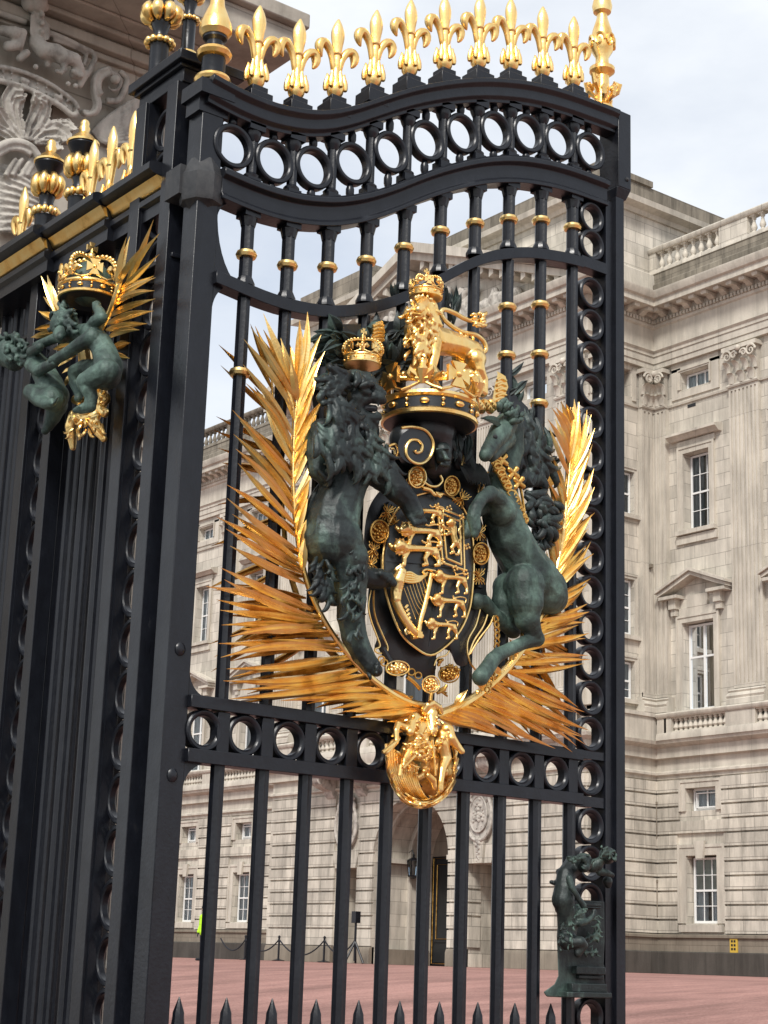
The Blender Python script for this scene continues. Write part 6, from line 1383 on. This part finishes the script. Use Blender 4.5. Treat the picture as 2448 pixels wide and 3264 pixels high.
# scroll leaf
P = [(630, 830), (650, 865), (710, 850), (735, 790), (715, 700), (715, 610), (750, 545), (820, 515)]; plume_p = P
for dx in (-22, 0, 22): tb(m, A0, [(x+dx*(.3+y/1400), y) for x, y in P], 20, .12+.03*(dx == 0), 7)
P = []
for i in range(24): th = -1.2+i*.30; r = 115-4.2*i; P.append((845+r*math.cos(th+3.6), 640+r*1.05*math.sin(th+3.6)))
tb(m, A0, P, 34, .13, 8, taper=True); ch(m, A0, [(870, 600, 38, .2)], 8); tb(m, A0, [(800, 760), (890, 760), (930, 690), (960, 600), (900, 540)], 30, .1, 8)
# palm plumes under the crown
def plume(P, w, off):          # broad carved leaf following a path, edges raised, tip curling out
    Q = [A0(x, y, off+.10*(i/(len(P)-1))**2) for i, (x, y) in enumerate(P)]; n = len(Q); rings = []
    for i, q in enumerate(Q):
        t = (Q[min(i+1, n-1)]-Q[max(i-1, 0)]).normalized(); sd = t.cross(Vector((1, 0, 0))).normalized(); k = i/(n-1); ww = A0.r(w)*(.5+1.3*k-1.1*k**4); e = Vector((1, 0, 0))
        rings.append([q+sd*ww+e*.045, q+sd*ww*.5-e*.0, q+e*.05, q-sd*ww*.5-e*.0, q-sd*ww+e*.045, q-sd*ww*.8-e*.04, q-e*.06, q+sd*ww*.8-e*.04])
    m.loft(rings)
for P, w in (([(150, 1070), (110, 960), (70, 860), (60, 760), (100, 690), (170, 700)], 62), ([(170, 1070), (140, 950), (120, 830), (150, 740), (190, 745)], 44), ([(190, 1070), (220, 960), (270, 860), (290, 780), (250, 735)], 60), ([(200, 1070), (290, 970), (340, 860), (340, 790), (300, 760)], 44), ([(140, 1075), (60, 980), (0, 890), (-40, 820)], 56), ([(120, 1080), (20, 1010), (-60, 960)], 44), ([(230, 1075), (320, 1000), (420, 985), (480, 1030), (490, 1080)], 62), ([(250, 1090), (340, 1070), (420, 1090), (450, 1140)], 36), ([(290, 1000), (400, 930), (500, 930), (570, 990)], 30)):
    Pf = []
    for (x0, y0), (x1, y1) in zip(P, P[1:]): Pf += [(x0+(x1-x0)*k/3, y0+(y1-y0)*k/3) for k in range(3)]
    plume(Pf+[P[-1]], w, .10)
tb(m, A0, [(-40, 1130), (60, 1080), (160, 1080), (240, 1120), (290, 1190)], 36, .18, 8); tb(m, A0, [(-40, 1190), (60, 1130), (160, 1130), (230, 1170)], 26, .17, 8)
# wing feathers to the right, drapery low
for i in range(9):
    feather(m, A0(690+i*6, 1000+i*8, .03), A0(1095-i*6, 700+i*46, .09), .075, (1, 0, .1), .03, side=.02); 
for i in range(9): feather(m, A0(-60, 1240+i*62, .06), A0(390+i*8, 1500+i*34, .12), .085, (1, 0, .15), .04, side=-.04)
for x in (60, 110, 180, 220): tb(m, A0, [(x+60, 1200), (x+20, 1260), (x-20, 1330)], 22, .14, 7)
sculpt('carved_crown_relief', m, RELIEF, PIER, .010, 1)
m = MB(); ch(m, Crop(400, 150, .2712, 'X', -12.6, 1, 400), [(1210, 460, 50, 0), (1250, 520, 50, 0)], 8); m.build('carved_knob', RELIEF, PIER)
